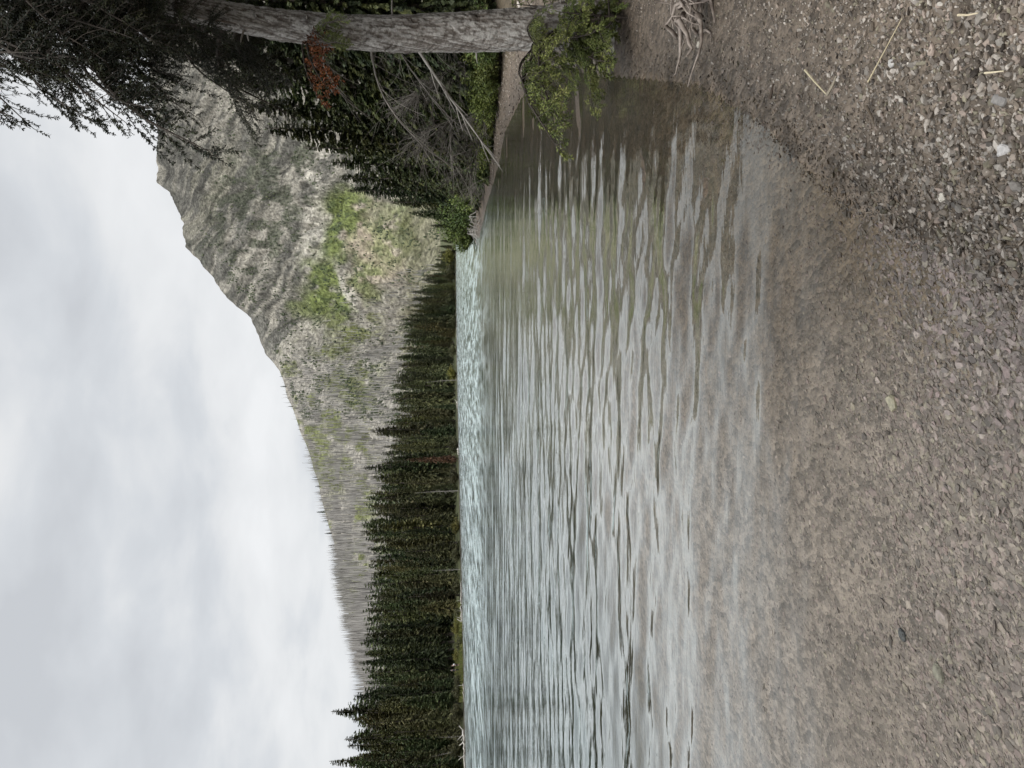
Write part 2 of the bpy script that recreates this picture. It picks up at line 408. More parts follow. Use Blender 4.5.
pebbles(9000, 13, lambda r, x, y: np.exp(r.normal(math.log(0.05), 0.5, len(x))), lambda r, n: (lambda x, y: (lambda k: (x[k], y[k]))((sdist(x, y) > 0) & (sdist(x, y) < 2.2)))(r.uniform(5, 13, n), r.uniform(14, 40, n)), PAL, 'beach_gravel', 'pale gravel on the small beach behind the fir')

# ---------------------------------------------------------------- mountain
rpy = np.array([-400, -100, 0, 60, 120, 183, 197, 220, 247, 273, 297, 320, 356, 371, 414, 452, 483, 526, 594, 626, 700, 768, 900, 1200])
rpx = np.array([150, 140, 146, 150, 156.7, 158.3, 175, 183, 186.7, 210, 226.7, 253, 268, 280, 295, 308, 318, 330, 344, 353, 366, 380, 405, 430])
rdist = np.interp(rpy, [-400, -100, 115, 220, 300, 370, 450, 526, 626, 900, 1200], [1800, 1700, 1400, 1150, 1000, 900, 760, 620, 480, 420, 400])
bdist = np.interp(rpy, [-400, -100, 0, 230, 330, 450, 526, 626, 900, 1200], [240, 300, 380, 470, 430, 290, 230, 175, 165, 165])
ncol = 1150
pyc = np.linspace(-160, 900, ncol)
tt = np.concatenate([np.linspace(0, 1, 360), 1 + np.linspace(0.004, 0.7, 60)])
tr_, pr_ = np.meshgrid(tt, pyc, indexing='ij')
Rr = np.interp(pr_, rpy, rdist); Rb = np.interp(pr_, rpy, bdist); Rpx = np.interp(pr_, rpy, rpx)
# tiny crags on the skyline of the rocky part
rock_part = sstep(400, 300, pr_)
Rpx = Rpx - (fbm(pr_ / 9.0, pr_ * 0, 3, 3) - 0.5) * 6 * rock_part - (fbm(pr_ / 25.0, pr_ * 0, 2, 4) - 0.5) * 4
dirs = FWD[None, None] + RIGHT * ((384 - pr_) / F)[..., None] - UP * ((Rpx - 512) / F)[..., None]
hor = np.hypot(dirs[..., 0], dirs[..., 1]); rid_z = CAM[2] + dirs[..., 2] / dirs[..., 1] * Rr      # Rr, Rb are forward (y) distances
Y = Rb + (Rr - Rb) * tr_
X = (384 - pr_) / F / (1 / dirs[..., 1]) * 0 + dirs[..., 0] / dirs[..., 1] * Y
zb = ground_h(X[0], Y[0])[None] - 2.0
tc_ = np.minimum(tr_, 1)
steep = 0.42 * rock_part + 0.9 * (1 - rock_part)
prof = steep * tc_ + (1 - steep) * tc_ ** 1.9
Z = zb + (rid_z - zb) * prof
Z = np.where(tr_ > 1, rid_z - (tr_ - 1) * (Rr - Rb) * 0.55, Z)
env = np.clip(tc_ * (1.0 - tc_) * 4, 0, 1) * np.clip((1.35 - tr_) * 3, 0, 1)
ridged = 1 - np.abs(2 * fbm(X / 120, Y / 200, 5, 41) - 1)
gull = 1 - np.abs(2 * fbm(X / 55 + Y / 300, Y / 300, 4, 45) - 1)
Z = Z + env * rock_part * ((ridged - 0.7) * 95 + (gull - 0.7) * 55 + (fbm(X / 14, Y / 22, 4, 49) - 0.5) * 22 + (fbm(X / 5, Y / 9, 3, 51) - 0.5) * 9)
Z = Z + env * (1 - rock_part) * ((fbm(X / 60, Y / 60, 4, 55) - 0.5) * 16)
MP = np.stack([X, Y, Z], -1)
ppx, ppy, _ = project(MP)
wx = ppx + (fbm(ppy / 22, ppx / 22, 4, 61) - 0.5) * 34; wy = ppy + (fbm(ppy / 22, ppx / 22, 4, 67) - 0.5) * 34
def blob(cx, cy, sx_, sy_, ang=0, soft=0.5):
    a = math.radians(ang); dx, dy = wx - cx, wy - cy
    u = (dx * math.cos(a) + dy * math.sin(a)) / sx_; v = (-dx * math.sin(a) + dy * math.cos(a)) / sy_
    return sstep(1 + soft, 1 - soft, np.hypot(u, v))
# rock with beds that dip to the right
uu = (ppx * 0.45 - ppy * 0.89); vv = (ppx * 0.89 + ppy * 0.45) + (fbm(ppy / 30, ppx / 30, 3, 141) - 0.5) * 26
strata = fbm(vv / 5.5, uu / 60, 4, 71); fine = 0.5 * fbm(ppy / 2.2, ppx / 2.2, 3, 75) + 0.5 * fbm(uu / 9, vv / 2.0, 3, 76); mid = fbm(ppy / 13, ppx / 13, 4, 79)
rockc = lerp(np.broadcast_to(np.array([0.150, 0.147, 0.136]), MP.shape), np.array([0.32, 0.305, 0.275]), sstep(0.40, 0.60, strata * 0.7 + mid * 0.3))
rockc = lerp(rockc, np.array([0.27, 0.265, 0.205]), blob(215, 190, 38, 70, 65) * sstep(0.42, 0.62, strata) * 0.4)
C = rockc.copy()
dark_scrub = sstep(0.50, 0.60, fbm(ppy / 9, ppx / 11, 4, 83)) * np.clip(blob(255, 205, 40, 55) + blob(300, 225, 30, 35) + blob(285, 165, 30, 30) + 0.5 * blob(225, 250, 40, 40), 0, 1)
C = lerp(C, np.array([0.09, 0.10, 0.075]), dark_scrub * 0.75)
ledge = sstep(0.57, 0.61, fbm(vv / 3.2, uu / 70, 3, 131)) * rock_part * sstep(330, 280, ppx)
C = C * (1 - 0.38 * ledge)[..., None]
scree = np.clip(blob(312, 232, 16, 34, -8) + blob(318, 165, 13, 26, 10) + blob(350, 283, 24, 22, 20), 0, 1)
C = lerp(C, np.array([0.50, 0.48, 0.44]), scree * sstep(0.38, 0.58, fbm(ppy / 6, ppx / 9, 3, 87)))
C = lerp(C, np.array([0.41, 0.35, 0.285]), np.clip(blob(375, 255, 26, 52, -14), 0, 1) * 0.85)
lime = np.clip(blob(345, 212, 26, 26) + blob(333, 236, 14, 30, 20) + blob(330, 300, 13, 40, -30) + 0.8 * blob(318, 300, 20, 26) + 0.7 * blob(392, 240, 20, 34, 5) + 0.8 * blob(372, 285, 11, 40, -35), 0, 1)
C = lerp(C, np.array([0.17, 0.205, 0.080]), lime * sstep(0.25, 0.5, fbm(ppy / 9, ppx / 9, 4, 91)))
C = lerp(C, np.array([0.08, 0.105, 0.05]), lime * sstep(0.58, 0.66, fbm(ppy / 5, ppx / 5, 3, 93)) * 0.8)
burn = sstep(300, 345, pr_ + (ppx - 340) * 0.75 + (mid - .5) * 50)
bc = lerp(np.broadcast_to(np.array([0.31, 0.295, 0.27]), MP.shape), np.array([0.15, 0.165, 0.075]), sstep(0.45, 0.62, fbm(ppy / 16, ppx / 12, 4, 97)) * sstep(395, 360, ppx))
C = lerp(C, bc, burn)
C = lerp(C, np.array([0.15, 0.165, 0.08]), np.clip(blob(352, 388, 14, 13) + 0.6 * blob(345, 340, 20, 22) + 0.45 * blob(335, 480, 14, 30), 0, 1) * 0.9)
C = lerp(C, np.array([0.15, 0.15, 0.075]), sstep(388, 412, ppx + (mid - .5) * 30) * sstep(410, 380, pr_) * 0.6)
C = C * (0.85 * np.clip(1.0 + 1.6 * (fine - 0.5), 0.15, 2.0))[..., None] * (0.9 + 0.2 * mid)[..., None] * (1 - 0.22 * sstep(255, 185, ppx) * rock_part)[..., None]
C = C * np.array([1.02, 1.0, 0.94])
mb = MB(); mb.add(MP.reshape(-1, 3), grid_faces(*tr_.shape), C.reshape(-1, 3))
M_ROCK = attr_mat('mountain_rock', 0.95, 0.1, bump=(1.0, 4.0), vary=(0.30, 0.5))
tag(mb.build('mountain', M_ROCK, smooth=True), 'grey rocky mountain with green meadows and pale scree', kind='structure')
# the same surface, sampled
NT1 = 360
def msample(py, t):
    j = np.clip((py - pyc[0]) / (pyc[1] - pyc[0]), 0, ncol - 1.001); i = np.clip(t, 0, 1) * (NT1 - 1) * 0.999
    j0 = j.astype(int); i0 = i.astype(int); fj = (j - j0)[:, None]; fi = (i - i0)[:, None]
    return (MP[i0, j0] * (1 - fj) + MP[i0, j0 + 1] * fj) * (1 - fi) + (MP[i0 + 1, j0] * (1 - fj) + MP[i0 + 1, j0 + 1] * fj) * fi
# burnt snags: thousands of bare grey poles
ns = 24000
py = RNG.uniform(262, 800, ns); t = RNG.random(ns) ** 0.8
P = msample(py, t); qx, qy, _ = project(P)
dens = sstep(300, 350, qy + (qx - 340) * 0.75) * (0.35 + 0.65 * sstep(0.35, 0.6, fbm(qy / 16, qx / 12, 3, 101)))
k = RNG.random(ns) < dens * np.where(t > 0.94, 0.18, 1)
P = P[k]; n = len(P)
hgt = RNG.uniform(3.5, 9.5, n); w = RNG.uniform(0.12, 0.26, n) * (0.9 + P[:, 1] / 700)
lean = RNG.normal(0, 0.05, (n, 2))
ang = np.arange(3) * 2.094
bt = np.stack([P[:, None, 0] + w[:, None] * np.cos(ang), P[:, None, 1] + w[:, None] * np.sin(ang), np.repeat(P[:, None, 2] - 0.6, 3, 1)], -1)
tp = np.stack([P[:, 0] + lean[:, 0] * hgt, P[:, 1] + lean[:, 1] * hgt, P[:, 2] + hgt], -1)[:, None]
V = np.concatenate([bt, tp], 1).reshape(-1, 3); base = np.arange(n)[:, None, None] * 4
f = np.array([[0, 1, 3], [1, 2, 3], [2, 0, 3]])[None] + base
c = np.array([0.38, 0.362, 0.34])[None] * RNG.uniform(0.3, 1.4, (n, 1))
mb = MB(); mb.add(V, f.reshape(-1, 3), np.repeat(c, 4, 0))
M_SNAG = attr_mat('snag_wood', 0.9, 0.1)
tag(mb.build('burnt_forest', M_SNAG), 'bare grey burnt tree trunks covering the mountain slope', kind='stuff')

# low scrub and stunted trees dotted over the rocky slope
ns = 16000
py = RNG.uniform(60, 420, ns); t = RNG.uniform(0.02, 0.93, ns); P = msample(py, t); qx, qy, _ = project(P)
dens = 0.10 + 0.9 * sstep(0.50, 0.60, fbm(qy / 9, qx / 11, 4, 83)) * sstep(200, 235, qx) + 0.5 * sstep(0.52, 0.62, fbm(qy / 6, qx / 8, 3, 111)) * sstep(310, 330, qx) * sstep(400, 360, qx)
k = RNG.random(ns) < dens * (1 - 0.85 * (qx < 200)); P = P[k]; n = len(P)
hgt = RNG.uniform(0.8, 3.2, n) * (0.35 + P[:, 1] / 1300); w = hgt * RNG.uniform(0.25, 0.5, n); ang = np.arange(4) * 1.5708 + 0.4
bt = np.stack([P[:, None, 0] + w[:, None] * np.cos(ang), P[:, None, 1] + w[:, None] * np.sin(ang), np.repeat(P[:, None, 2], 4, 1) + 0.15 * hgt[:, None]], -1)
V = np.concatenate([bt, (P + np.stack([0 * w, 0 * w, hgt], -1))[:, None], (P - [0, 0, 0.8])[:, None]], 1).reshape(-1, 3); base = np.arange(n)[:, None, None] * 6
f = np.array([[0, 1, 4], [1, 2, 4], [2, 3, 4], [3, 0, 4], [1, 0, 5], [2, 1, 5], [3, 2, 5], [0, 3, 5]])[None] + base
mb = MB(); mb.add(V, f.reshape(-1, 3), np.repeat(np.clip(RNG.normal(0.45, 0.22, n), 0, 1), 6))
tag(mb.build('scrub', foliage_mat('scrub_leaves', (0.022, 0.032, 0.017), (0.055, 0.072, 0.034), (0.11, 0.125, 0.055), 0.0)), 'dark green scrub dotted over the rocky mountain slope', kind='stuff')

# ---------------------------------------------------------------- conifers
def conifer(seed, H=1.0, R=0.16, whorls=34, per=6, sprays=8, size=0.045, base=0.06, droop=0.35, gaps=0.12, taper=0.85, wide=(0.28, 0.48)):
    """returns crown MB, trunk MB of a conifer of height H standing at the origin"""
    r = np.random.default_rng(seed)
    cr = MB(); tk = MB()
    zs = np.linspace(0, 1, 9)
    bend = np.stack([0.01 * np.sin(zs * 3 + seed), 0.01 * np.cos(zs * 2.3 + seed), zs], -1) * H
    tk.tube(bend, H * (0.013 * (1 - zs) + 0.0018), 7)
    nb = whorls * per
    z = np.repeat(base + (0.985 - base) * (np.arange(whorls) + 0.5) / whorls, per) + r.normal(0, 0.008, nb)
    az = r.random(nb) * 2 * math.pi
    L = R * np.maximum(0.0, (1 - z)) ** taper * r.uniform(0.55, 1.15, nb) + 0.012
    low = np.clip((z - base) / 0.18, 0, 1); L *= 0.55 + 0.45 * low
    keep = r.random(nb) > gaps; z, az, L = z[keep], az[keep], L[keep]; nb = len(z)
    dr = droop * r.uniform(0.5, 1.5, nb) * (1.15 - z)
    # branch wood: thin triangle strips
    s = r.uniform(0.12, 1.0, (nb, sprays)); s[:, 0] = 1.0
    d = np.stack([np.cos(az), np.sin(az), np.zeros(nb)], -1)
    x = L[:, None] * s
    pos = d[:, None] * x[..., None]
    pos[..., 2] = z[:, None] - dr[:, None] * x * (0.3 + 0.9 * s) + 0.12 * x
    side = r.uniform(-1.0, 1.0, (nb, sprays)); side[:, 0] *= 0.3
    yaw = az[:, None] + side * 1.1
    pit = -dr[:, None] * 0.9 + r.normal(0, 0.28, (nb, sprays)) - 0.08
    ln = size * r.uniform(0.6, 1.5, (nb, sprays)) * (0.55 + 0.6 * np.minimum(1, L / R * 1.6))[:, None]
    ln = ln * (0.5 + 0.5 * np.clip((1 - z) / 0.13, 0, 1))[:, None]
    wd = ln * r.uniform(*wide, (nb, sprays))
    fd = np.stack([np.cos(yaw) * np.cos(pit), np.sin(yaw) * np.cos(pit), np.sin(pit)], -1)
    roll = r.normal(0, 0.5, (nb, sprays))
    sd0 = np.stack([-np.sin(yaw), np.cos(yaw), np.zeros_like(yaw)], -1)
    up0 = np.cross(fd, sd0)
    sd = sd0 * np.cos(roll)[..., None] + up0 * np.sin(roll)[..., None]
    p0 = pos - fd * (ln * 0.35)[..., None]; p2 = pos + fd * (ln * 0.65)[..., None]
    pm = pos + fd * (ln * 0.05)[..., None] - up0 * (ln * 0.08)[..., None]
    p1 = pm + sd * wd[..., None]; p3 = pm - sd * wd[..., None]
    V = np.stack([p0, p1, p2, p3], 2).reshape(-1, 3) * H
    nq = nb * sprays
    q = np.arange(nq * 4).reshape(nq, 4)
    tint = np.clip(0.42 + r.normal(0, 0.20, (nb, 1)) + r.normal(0, 0.16, (nb, sprays)), 0, 1)
    tint = np.repeat(tint.reshape(-1), 4)
    cr.add(V, q, tint)
    # the branch stems themselves
    e = d * L[:, None]; e[:, 2] = z - dr * L * 1.1 + 0.12 * L
    b0 = np.stack([np.zeros(nb), np.zeros(nb), z], -1); wv = np.stack([-np.sin(az), np.cos(az), np.zeros(nb)], -1) * 0.0022
    V = np.stack([b0 - wv, b0 + wv, e], 1).reshape(-1, 3) * H
    tk.add(V, np.arange(nb * 3).reshape(nb, 3), 0.3)
    return cr, tk
M_NEEDLE = foliage_mat('conifer_needles', (0.036, 0.048, 0.024), (0.108, 0.128, 0.056), (0.22, 0.24, 0.11), 0.5)
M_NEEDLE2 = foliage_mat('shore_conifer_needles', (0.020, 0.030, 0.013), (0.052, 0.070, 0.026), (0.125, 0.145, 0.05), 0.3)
M_RUST = foliage_mat('dead_needles', (0.08, 0.030, 0.012), (0.20, 0.068, 0.022), (0.31, 0.12, 0.04), 0.04)
M_BARK = wood_mat('conifer_bark', (0.075, 0.065, 0.055), (0.17, 0.15, 0.13), (3, 3, 0.8))
M_GREY = wood_mat('grey_deadwood', (0.20, 0.185, 0.165), (0.38, 0.36, 0.33), (8, 8, 2))

M_OLIVE_NEEDLE = foliage_mat('olive_needles', (0.05, 0.055, 0.02), (0.15, 0.155, 0.058), (0.28, 0.28, 0.11), 0.3)
far_models = []
for i in range(10):
    R = [0.10, 0.115, 0.09, 0.13, 0.105, 0.095, 0.12, 0.11, 0.085, 0.125][i]
    cr, tk = conifer(100 + i, 1.0, R, whorls=58, per=8, sprays=22, size=0.0175, base=0.04 + 0.03 * (i % 3), droop=[0.5, 0.8, 0.35][i % 3], gaps=0.15, taper=[0.8, 0.7, 0.95][i % 3])
    far_models.append((cr.mesh('far_crown', M_NEEDLE), tk.mesh('far_trunk', M_BARK)))
def snag_mesh(seed, H=1.0):
    r = np.random.default_rng(seed); b = MB()
    zs = np.linspace(0, 1, 8)
    b.tube(np.stack([0.015 * np.sin(zs * 4 + seed), 0.015 * np.cos(zs * 3), zs], -1) * H, H * (0.011 * (1 - zs) + 0.0015), 6, 0.5)
    for i in range(46):
        z = r.uniform(0.12, 0.97); a = r.random() * 6.28; L = (0.09 * (1 - z) + 0.015) * r.uniform(0.4, 1.2)
        p = np.array([[0, 0, z], [math.cos(a) * L * .6, math.sin(a) * L * .6, z - 0.1 * L], [math.cos(a) * L, math.sin(a) * L, z - 0.5 * L]])
        b.tube(p * H, np.array([0.0028, 0.002, 0.0008]) * H, 3, 0.5)
    return b
snag_models = []
for i in range(3):
    b = snag_mesh(200 + i); sm = b.mesh('snag_wood', M_GREY); snag_models.append(sm)

def add_tree(name, loc, h, model, label, cat, group, wscale=1.0, crown_mat=None):
    t = empty(name, loc, label, cat, group, random.random() * 6.28, (h * wscale, h * wscale, h))
    c = link('crown', model[0], t); k = link('trunk', model[1], t)
    if crown_mat is not None:
        c.material_slots[0].link = 'OBJECT'; c.material_slots[0].material = crown_mat
    return t

# profile of the far-shore wood
Tpy = [200, 232, 250, 270, 300, 330, 355, 391, 415, 432, 440, 455, 469, 480, 493, 526, 568, 600, 626, 650, 678, 700, 709, 722, 736, 748, 760, 775, 840]
Tpx = [442, 441, 434, 426, 407, 394, 391, 384, 386, 370, 384, 376, 363, 372, 360, 355, 361, 357, 353, 356, 353, 345, 331, 350, 344, 352, 329, 347, 345]
fpy = [p[1] for p in far_px]
def shore_pt(py):
    """point of the far waterline seen at picture row py"""
    i = np.interp(py, fpy, range(len(fpy))); j = int(min(i, len(fpy) - 2)); f_ = i - j
    a, b = np.array(far[j]), np.array(far[j + 1])
    return a * (1 - f_) + b * f_, (b - a) / np.linalg.norm(b - a)
places = [(262, 'near the cove'), (300, 'below the green meadows'), (345, 'below the pale scree'), (400, 'under the grassy burnt patch'),
          (445, 'beside the double-topped spire'), (490, 'beside the lone pointed spire'), (540, 'right of the long skyline dip'), (590, 'near the bleached logs'),
          (640, 'behind the clearing'), (695, 'behind the people'), (735, 'near the tallest spire'), (900, 'by the white log at the frame edge')]
def place_of(py): return next(p for q, p in places if py < q)
rowname = ['at the waterline', 'in the second rank', 'in mid-wood', 'in the back rank']
trees_n = 0
for row, (off, frac, step) in enumerate([(4.5, (0.25, 0.55), 15), (9, (0.55, 0.8), 10.0), (16, (0.72, 0.93), 9.5), (25, (0.88, 1.0), 8.0)]):
    py = 214.0
    while py < 800:
        dens = 0.62 if py < 330 else (0.85 if py < 450 else 1.0)
        py += step * dens * random.uniform(0.7, 1.3)
        if row < 2 and 612 < py < 684 : continue
        if row == 0 and random.random() < 0.25: continue
        s, tg = shore_pt(py)
        nrm = np.array([tg[1], -tg[0]]); nrm = nrm if nrm @ s > 0 else -nrm
        d = s / np.linalg.norm(s)
        p = s + d * (off * random.uniform(0.8, 1.25)) / max(0.25, abs(d @ nrm)) * (0.55 if py < 330 else 1)
        z = gz(*p)
        qx, qy, _ = project(np.array([[p[0], p[1], z]])); qy = float(qy[0])
        top = float(np.interp(qy, Tpy, Tpx)) + (random.uniform(-3, 9) if random.random() < 0.6 else random.uniform(9, 26)) * (row == 3)
        y0 = float(qx[0]); fr = random.uniform(*frac)
        topx = y0 - (y0 - top) * fr
        h = at_y(topx, qy, p[1])[2] - z
        if h < 2: continue
        mi = random.randrange(10)
        size = 'slim' if mi in (2, 5, 8) else ('broad' if mi in (3, 6, 9) else 'pointed')
        rel = 'short' if fr < 0.5 else ('tall' if fr > 0.9 else 'mid-height')
        add_tree('conifer_tree', (p[0], p[1], z - 0.2), h, far_models[mi], f'{rel} {size} dark conifer {rowname[row]}, {place_of(qy)}', 'tree', 'conifers of the far shore', random.uniform(0.95, 1.8) * (15 / h) ** 0.35, M_OLIVE_NEEDLE if random.random() < 0.16 else None)
        trees_n += 1
# named standouts
for (py, px, off, lab, mi, nm) in [(469, 362, 14, 'lone pointed spire standing clear above the far shore wood', 2, 'conifer_tree'), (432, 369, 16, 'double-topped dark spire standing above its neighbours before the burnt slope', 3, 'conifer_tree'),
                               (709, 330, 22, 'tallest dark spire against the sky behind the people', 8, 'conifer_tree'), (760, 328, 20, 'tall ragged spire against the sky at the frame edge', 2, 'conifer_tree'), (736, 343, 20, 'shorter spire against the sky between the two tallest spires', 5, 'conifer_tree'),
                               (700, 400, 5, 'broad olive conifer leaning out beside the grassy clearing', 9, 'conifer_tree')]:
    s, tg = shore_pt(py); d = s / np.linalg.norm(s); p = s + d * off * 1.4; z = gz(*p)
    h = at_y(px, py, p[1])[2] - z
    add_tree(nm, (p[0], p[1], z - 0.2), h, far_models[mi], lab, 'tree', 'conifers of the far shore', 1.15)
s, tg = shore_pt(462); p = s * (1 + 8.5 / np.linalg.norm(s)); z = gz(*p)
M_DULL = foliage_mat('brown_needles', (0.05, 0.028, 0.018), (0.12, 0.06, 0.035), (0.19, 0.10, 0.06), 0.1)
add_tree('conifer_tree', (p[0], p[1], z - 0.2), at_y(405, 462, p[1])[2] - z, far_models[1], 'rust-brown dead conifer among dark green ones on the far shore', 'tree', None, 0.8, M_DULL)
for i, (py, px, off, lab) in enumerate([(382, 418, 3, 'pale grey snag among dark conifers below the grassy burnt patch'), (492, 405, 5, 'bleached branchy snag below the lone pointed spire'),
                                   (570, 425, 3, 'leaning grey snag near the bleached logs'), (738, 432, 3, 'grey brushy snag above the white log near the frame edge'), (752, 424, 4, 'small grey snag beside the white log near the frame edge')]):
    s, tg = shore_pt(py); p = s * (1 + off / np.linalg.norm(s)); z = gz(*p)
    t = empty('dead_tree', (p[0], p[1], z - 0.2), lab, 'dead tree', None, i * 1.3, (at_y(px, py, p[1])[2] - z) * 0.85); t.rotation_euler = (0.07 * (i - 2), 0.05 * ((i * 7) % 5 - 2), i * 1.3)
    link('trunk', snag_models[i % 3], t)
# ranks behind the front ones read as one mass
mb = MB(); cnt = 0
for off in (35, 47, 60):
    for py in np.arange(212, 800, 13.0):
        pyj = py + random.uniform(-5, 5); s, tg = shore_pt(pyj); d = s / np.linalg.norm(s)
        nrm = np.array([tg[1], -tg[0]])
        p = s + d * off * random.uniform(0.9, 1.1) / max(0.3, abs(d @ nrm)) * (0.5 if py < 340 else 1)
        z = gz(*p); q = project(np.array([[p[0], p[1], z]]))
        top = float(np.interp(q[1][0], Tpy, Tpx)) + random.uniform(3, 14)
        h = max(3.0, at_y(top, float(q[1][0]), p[1])[2] - z)
        cr, tk = conifer(900 + cnt % 5, 1.0, 0.12, 28, 6, 9, 0.036, 0.05, 0.5); cnt += 1
        a = random.random() * 6.28; ca, sa = math.cos(a), math.sin(a); Rm = np.array([[ca, -sa, 0], [sa, ca, 0], [0, 0, 1]])
        for bb in (cr,):
            for v, f, c in zip(bb.v, bb.f, bb.c): mb.add((v @ Rm.T) * np.array([h * 1.2, h * 1.2, h]) + [p[0], p[1], z - 0.2], f, c)
tag(mb.build('backing_wood', M_NEEDLE), 'dark conifer wood filling in behind the far shore trees', kind='stuff')

# conifers and snags along the burnt skyline
ridge_models = far_models
py = 372.0; k = 0
while py < 632:
    py += random.uniform(2.2, 8.5)
    P = msample(np.array([py]), np.array([0.985]))[0]
    hh = random.uniform(3.5, 7.5) * P[1] / 770 * (1.5 if random.random() < 0.14 else 1) * (0.7 + 0.5 * (py > 450))
    part = 'above the rocky shoulder' if py < 420 else 'above the middle of the burnt slope' if py < 520 else 'where it drops to the wood'
    look = random.random()
    if look < 0.6:
        add_tree('ridge_conifer', (P[0], P[1], P[2] - 0.5), hh, far_models[random.randrange(10)], f'tiny dark conifer on the burnt skyline {part}', 'tree', 'small trees along the burnt skyline', 1.35)
    else:
        t = empty('ridge_snag', (P[0], P[1], P[2] - 0.5), f'tiny bare snag on the burnt skyline {part}', 'dead tree', 'bare snags along the burnt skyline', py, (hh * 1.6, hh * 1.6, hh))
        link('trunk', snag_models[k % 3], t)
    k += 1

# ---------------------------------------------------------------- boughs of near trees
def needles_on(mb, P0, P1, r, per_m, ln, wd, tint, spread=0.9):
    """short needles round the segments P0->P1 (n,3)"""
    seg = P1 - P0; L = np.linalg.norm(seg, axis=1)
    cnt = np.maximum(1, (L * per_m).astype(int)); idx = np.repeat(np.arange(len(L)), cnt); n = len(idx)
    t = r.random(n); base = P0[idx] + seg[idx] * t[:, None]
    d = seg[idx] / (L[idx, None] + 1e-9)
    rv = r.normal(0, 1, (n, 3)); rv -= (rv * d).sum(1)[:, None] * d; rv /= np.linalg.norm(rv, axis=1)[:, None] + 1e-9
    nd = d * r.uniform(0.3, 1.0, (n, 1)) + rv * spread; nd[:, 2] -= 0.05; nd /= np.linalg.norm(nd, axis=1)[:, None]
    sv = np.cross(nd, r.normal(0, 1, (n, 3))); sv /= np.linalg.norm(sv, axis=1)[:, None] + 1e-9
    l = ln * r.uniform(0.6, 1.3, n)[:, None]; w = wd * r.uniform(0.7, 1.3, n)[:, None]
    V = np.stack([base, base + nd * l * .5 + sv * w, base + nd * l, base + nd * l * .5 - sv * w], 1).reshape(-1, 3)
    tn = np.clip(tint[idx] + r.normal(0, 0.14, n), 0, 1)
    mb.add(V, np.arange(4 * n).reshape(n, 4), np.repeat(tn, 4))
def bough(L, seed, droop=0.25, fan=0.42, twig_gap=0.055, per_m=210, ln=0.026, wd=0.0046, bare=0.15, tipbare=0.0, sub=0.06, hang=0.25, r0=None):
    r = np.random.default_rng(seed); wd_mb = MB(); nd = MB()
    n = 14; s = np.linspace(0, 1, n)
    ax = np.stack([L * s, 0.05 * L * np.sin(s * 4 + seed), droop * L * (np.sin(s * math.pi) * 0.55)], -1)
    ax += np.cumsum(r.normal(0, 0.006 * L, (n, 3)), 0) * s[:, None]
    R0 = r0 or 0.010 * L + 0.004
    wd_mb.tube(ax, R0 * (1 - s) + 0.0025, 6, 0.4)
    def at(q):
        i = np.clip(q * (n - 1), 0, n - 1.001); j = int(i); return ax[j] * (1 - i + j) + ax[j + 1] * (i - j)
    S0, S1, TT = [], [], []
    k = int(L / twig_gap); sg = 1
    for i in range(k):
        q = 0.10 + 0.9 * (i + r.random()) / k; sg = -sg
        p = at(q); l = L * fan * (1.02 - q) ** 0.75 * r.uniform(0.45, 1.1) * min(1, 0.35 + 2.5 * q) + 0.05
        yaw = sg * r.uniform(0.55, 1.05); el = r.normal(-hang, 0.22)
        d = np.array([math.cos(yaw) * math.cos(el), math.sin(yaw) * math.cos(el), math.sin(el)])
        m_ = 6; u = np.linspace(0, 1, m_)
        pts = p + d * (l * u)[:, None]; pts[:, 2] -= hang * 0.9 * l * u ** 2; pts[:, :2] += np.cumsum(r.normal(0, 0.02 * l, (m_, 2)), 0)
        wd_mb.tube(pts, np.linspace(0.0032, 0.0013, m_) + 0.0010 * l, 3, 0.45, cap=False)
        isbare = r.random() < bare * (1.8 - 1.5 * q)
        tb = np.clip(0.38 + r.normal(0, 0.18), 0, 1)
        if not isbare:
            S0 += list(pts[1:-1]); S1 += list(pts[2:]); TT += [tb] * (m_ - 2)
        kk = max(2, int(l / sub)); s2 = 1
        for j in range(kk):
            w = 0.15 + 0.85 * (j + r.random()) / kk; s2 = -s2
            ii = min(int(w * (m_ - 1)), m_ - 2); f_ = w * (m_ - 1) - ii
            pp = pts[ii] * (1 - f_) + pts[ii + 1] * f_
            l2 = (0.30 * l * (1.05 - w) + 0.03) * r.uniform(0.5, 1.2); y2 = yaw + s2 * r.uniform(0.5, 1.0); e2 = el + r.normal(-0.15, 0.3)
            d2 = np.array([math.cos(y2) * math.cos(e2), math.sin(y2) * math.cos(e2), math.sin(e2)])
            q1 = pp + d2 * l2 * 0.5; q2 = pp + d2 * l2 - np.array([0, 0, 0.12 * l2])
            wd_mb.tube(np.array([pp, q1, q2]), [0.002, 0.0017, 0.001], 3, 0.45, cap=False)
            if not isbare and r.random() > tipbare:
                S0 += [pp, q1]; S1 += [q1, q2]; tt_ = float(np.clip(tb + 0.12 * w + r.normal(0, .1), 0, 1)); TT += [tt_, tt_]
    if S0: needles_on(nd, np.array(S0), np.array(S1), r, per_m, ln, wd, np.array(TT))
    return wd_mb, nd
def frame_from(a, b, roll=0.0):
    a, b = np.asarray(a, float), np.asarray(b, float); x = b - a; L = np.linalg.norm(x); x = x / L
    up = np.array([0, 0, 1.0]); y = np.cross(up, x)
    y = y / np.linalg.norm(y) if np.linalg.norm(y) > 1e-3 else np.array([0, 1.0, 0]); z = np.cross(x, y)
    c, s_ = math.cos(roll), math.sin(roll); y, z = y * c + z * s_, z * c - y * s_
    Mx = Matrix.Identity(4)
    for i in range(3): Mx[i][0] = x[i]; Mx[i][1] = y[i]; Mx[i][2] = z[i]; Mx[i][3] = a[i]
    return Mx, L
M_FIR = foliage_mat('fir_needles', (0.007, 0.010, 0.006), (0.019, 0.025, 0.012), (0.050, 0.056, 0.022), 0.2)
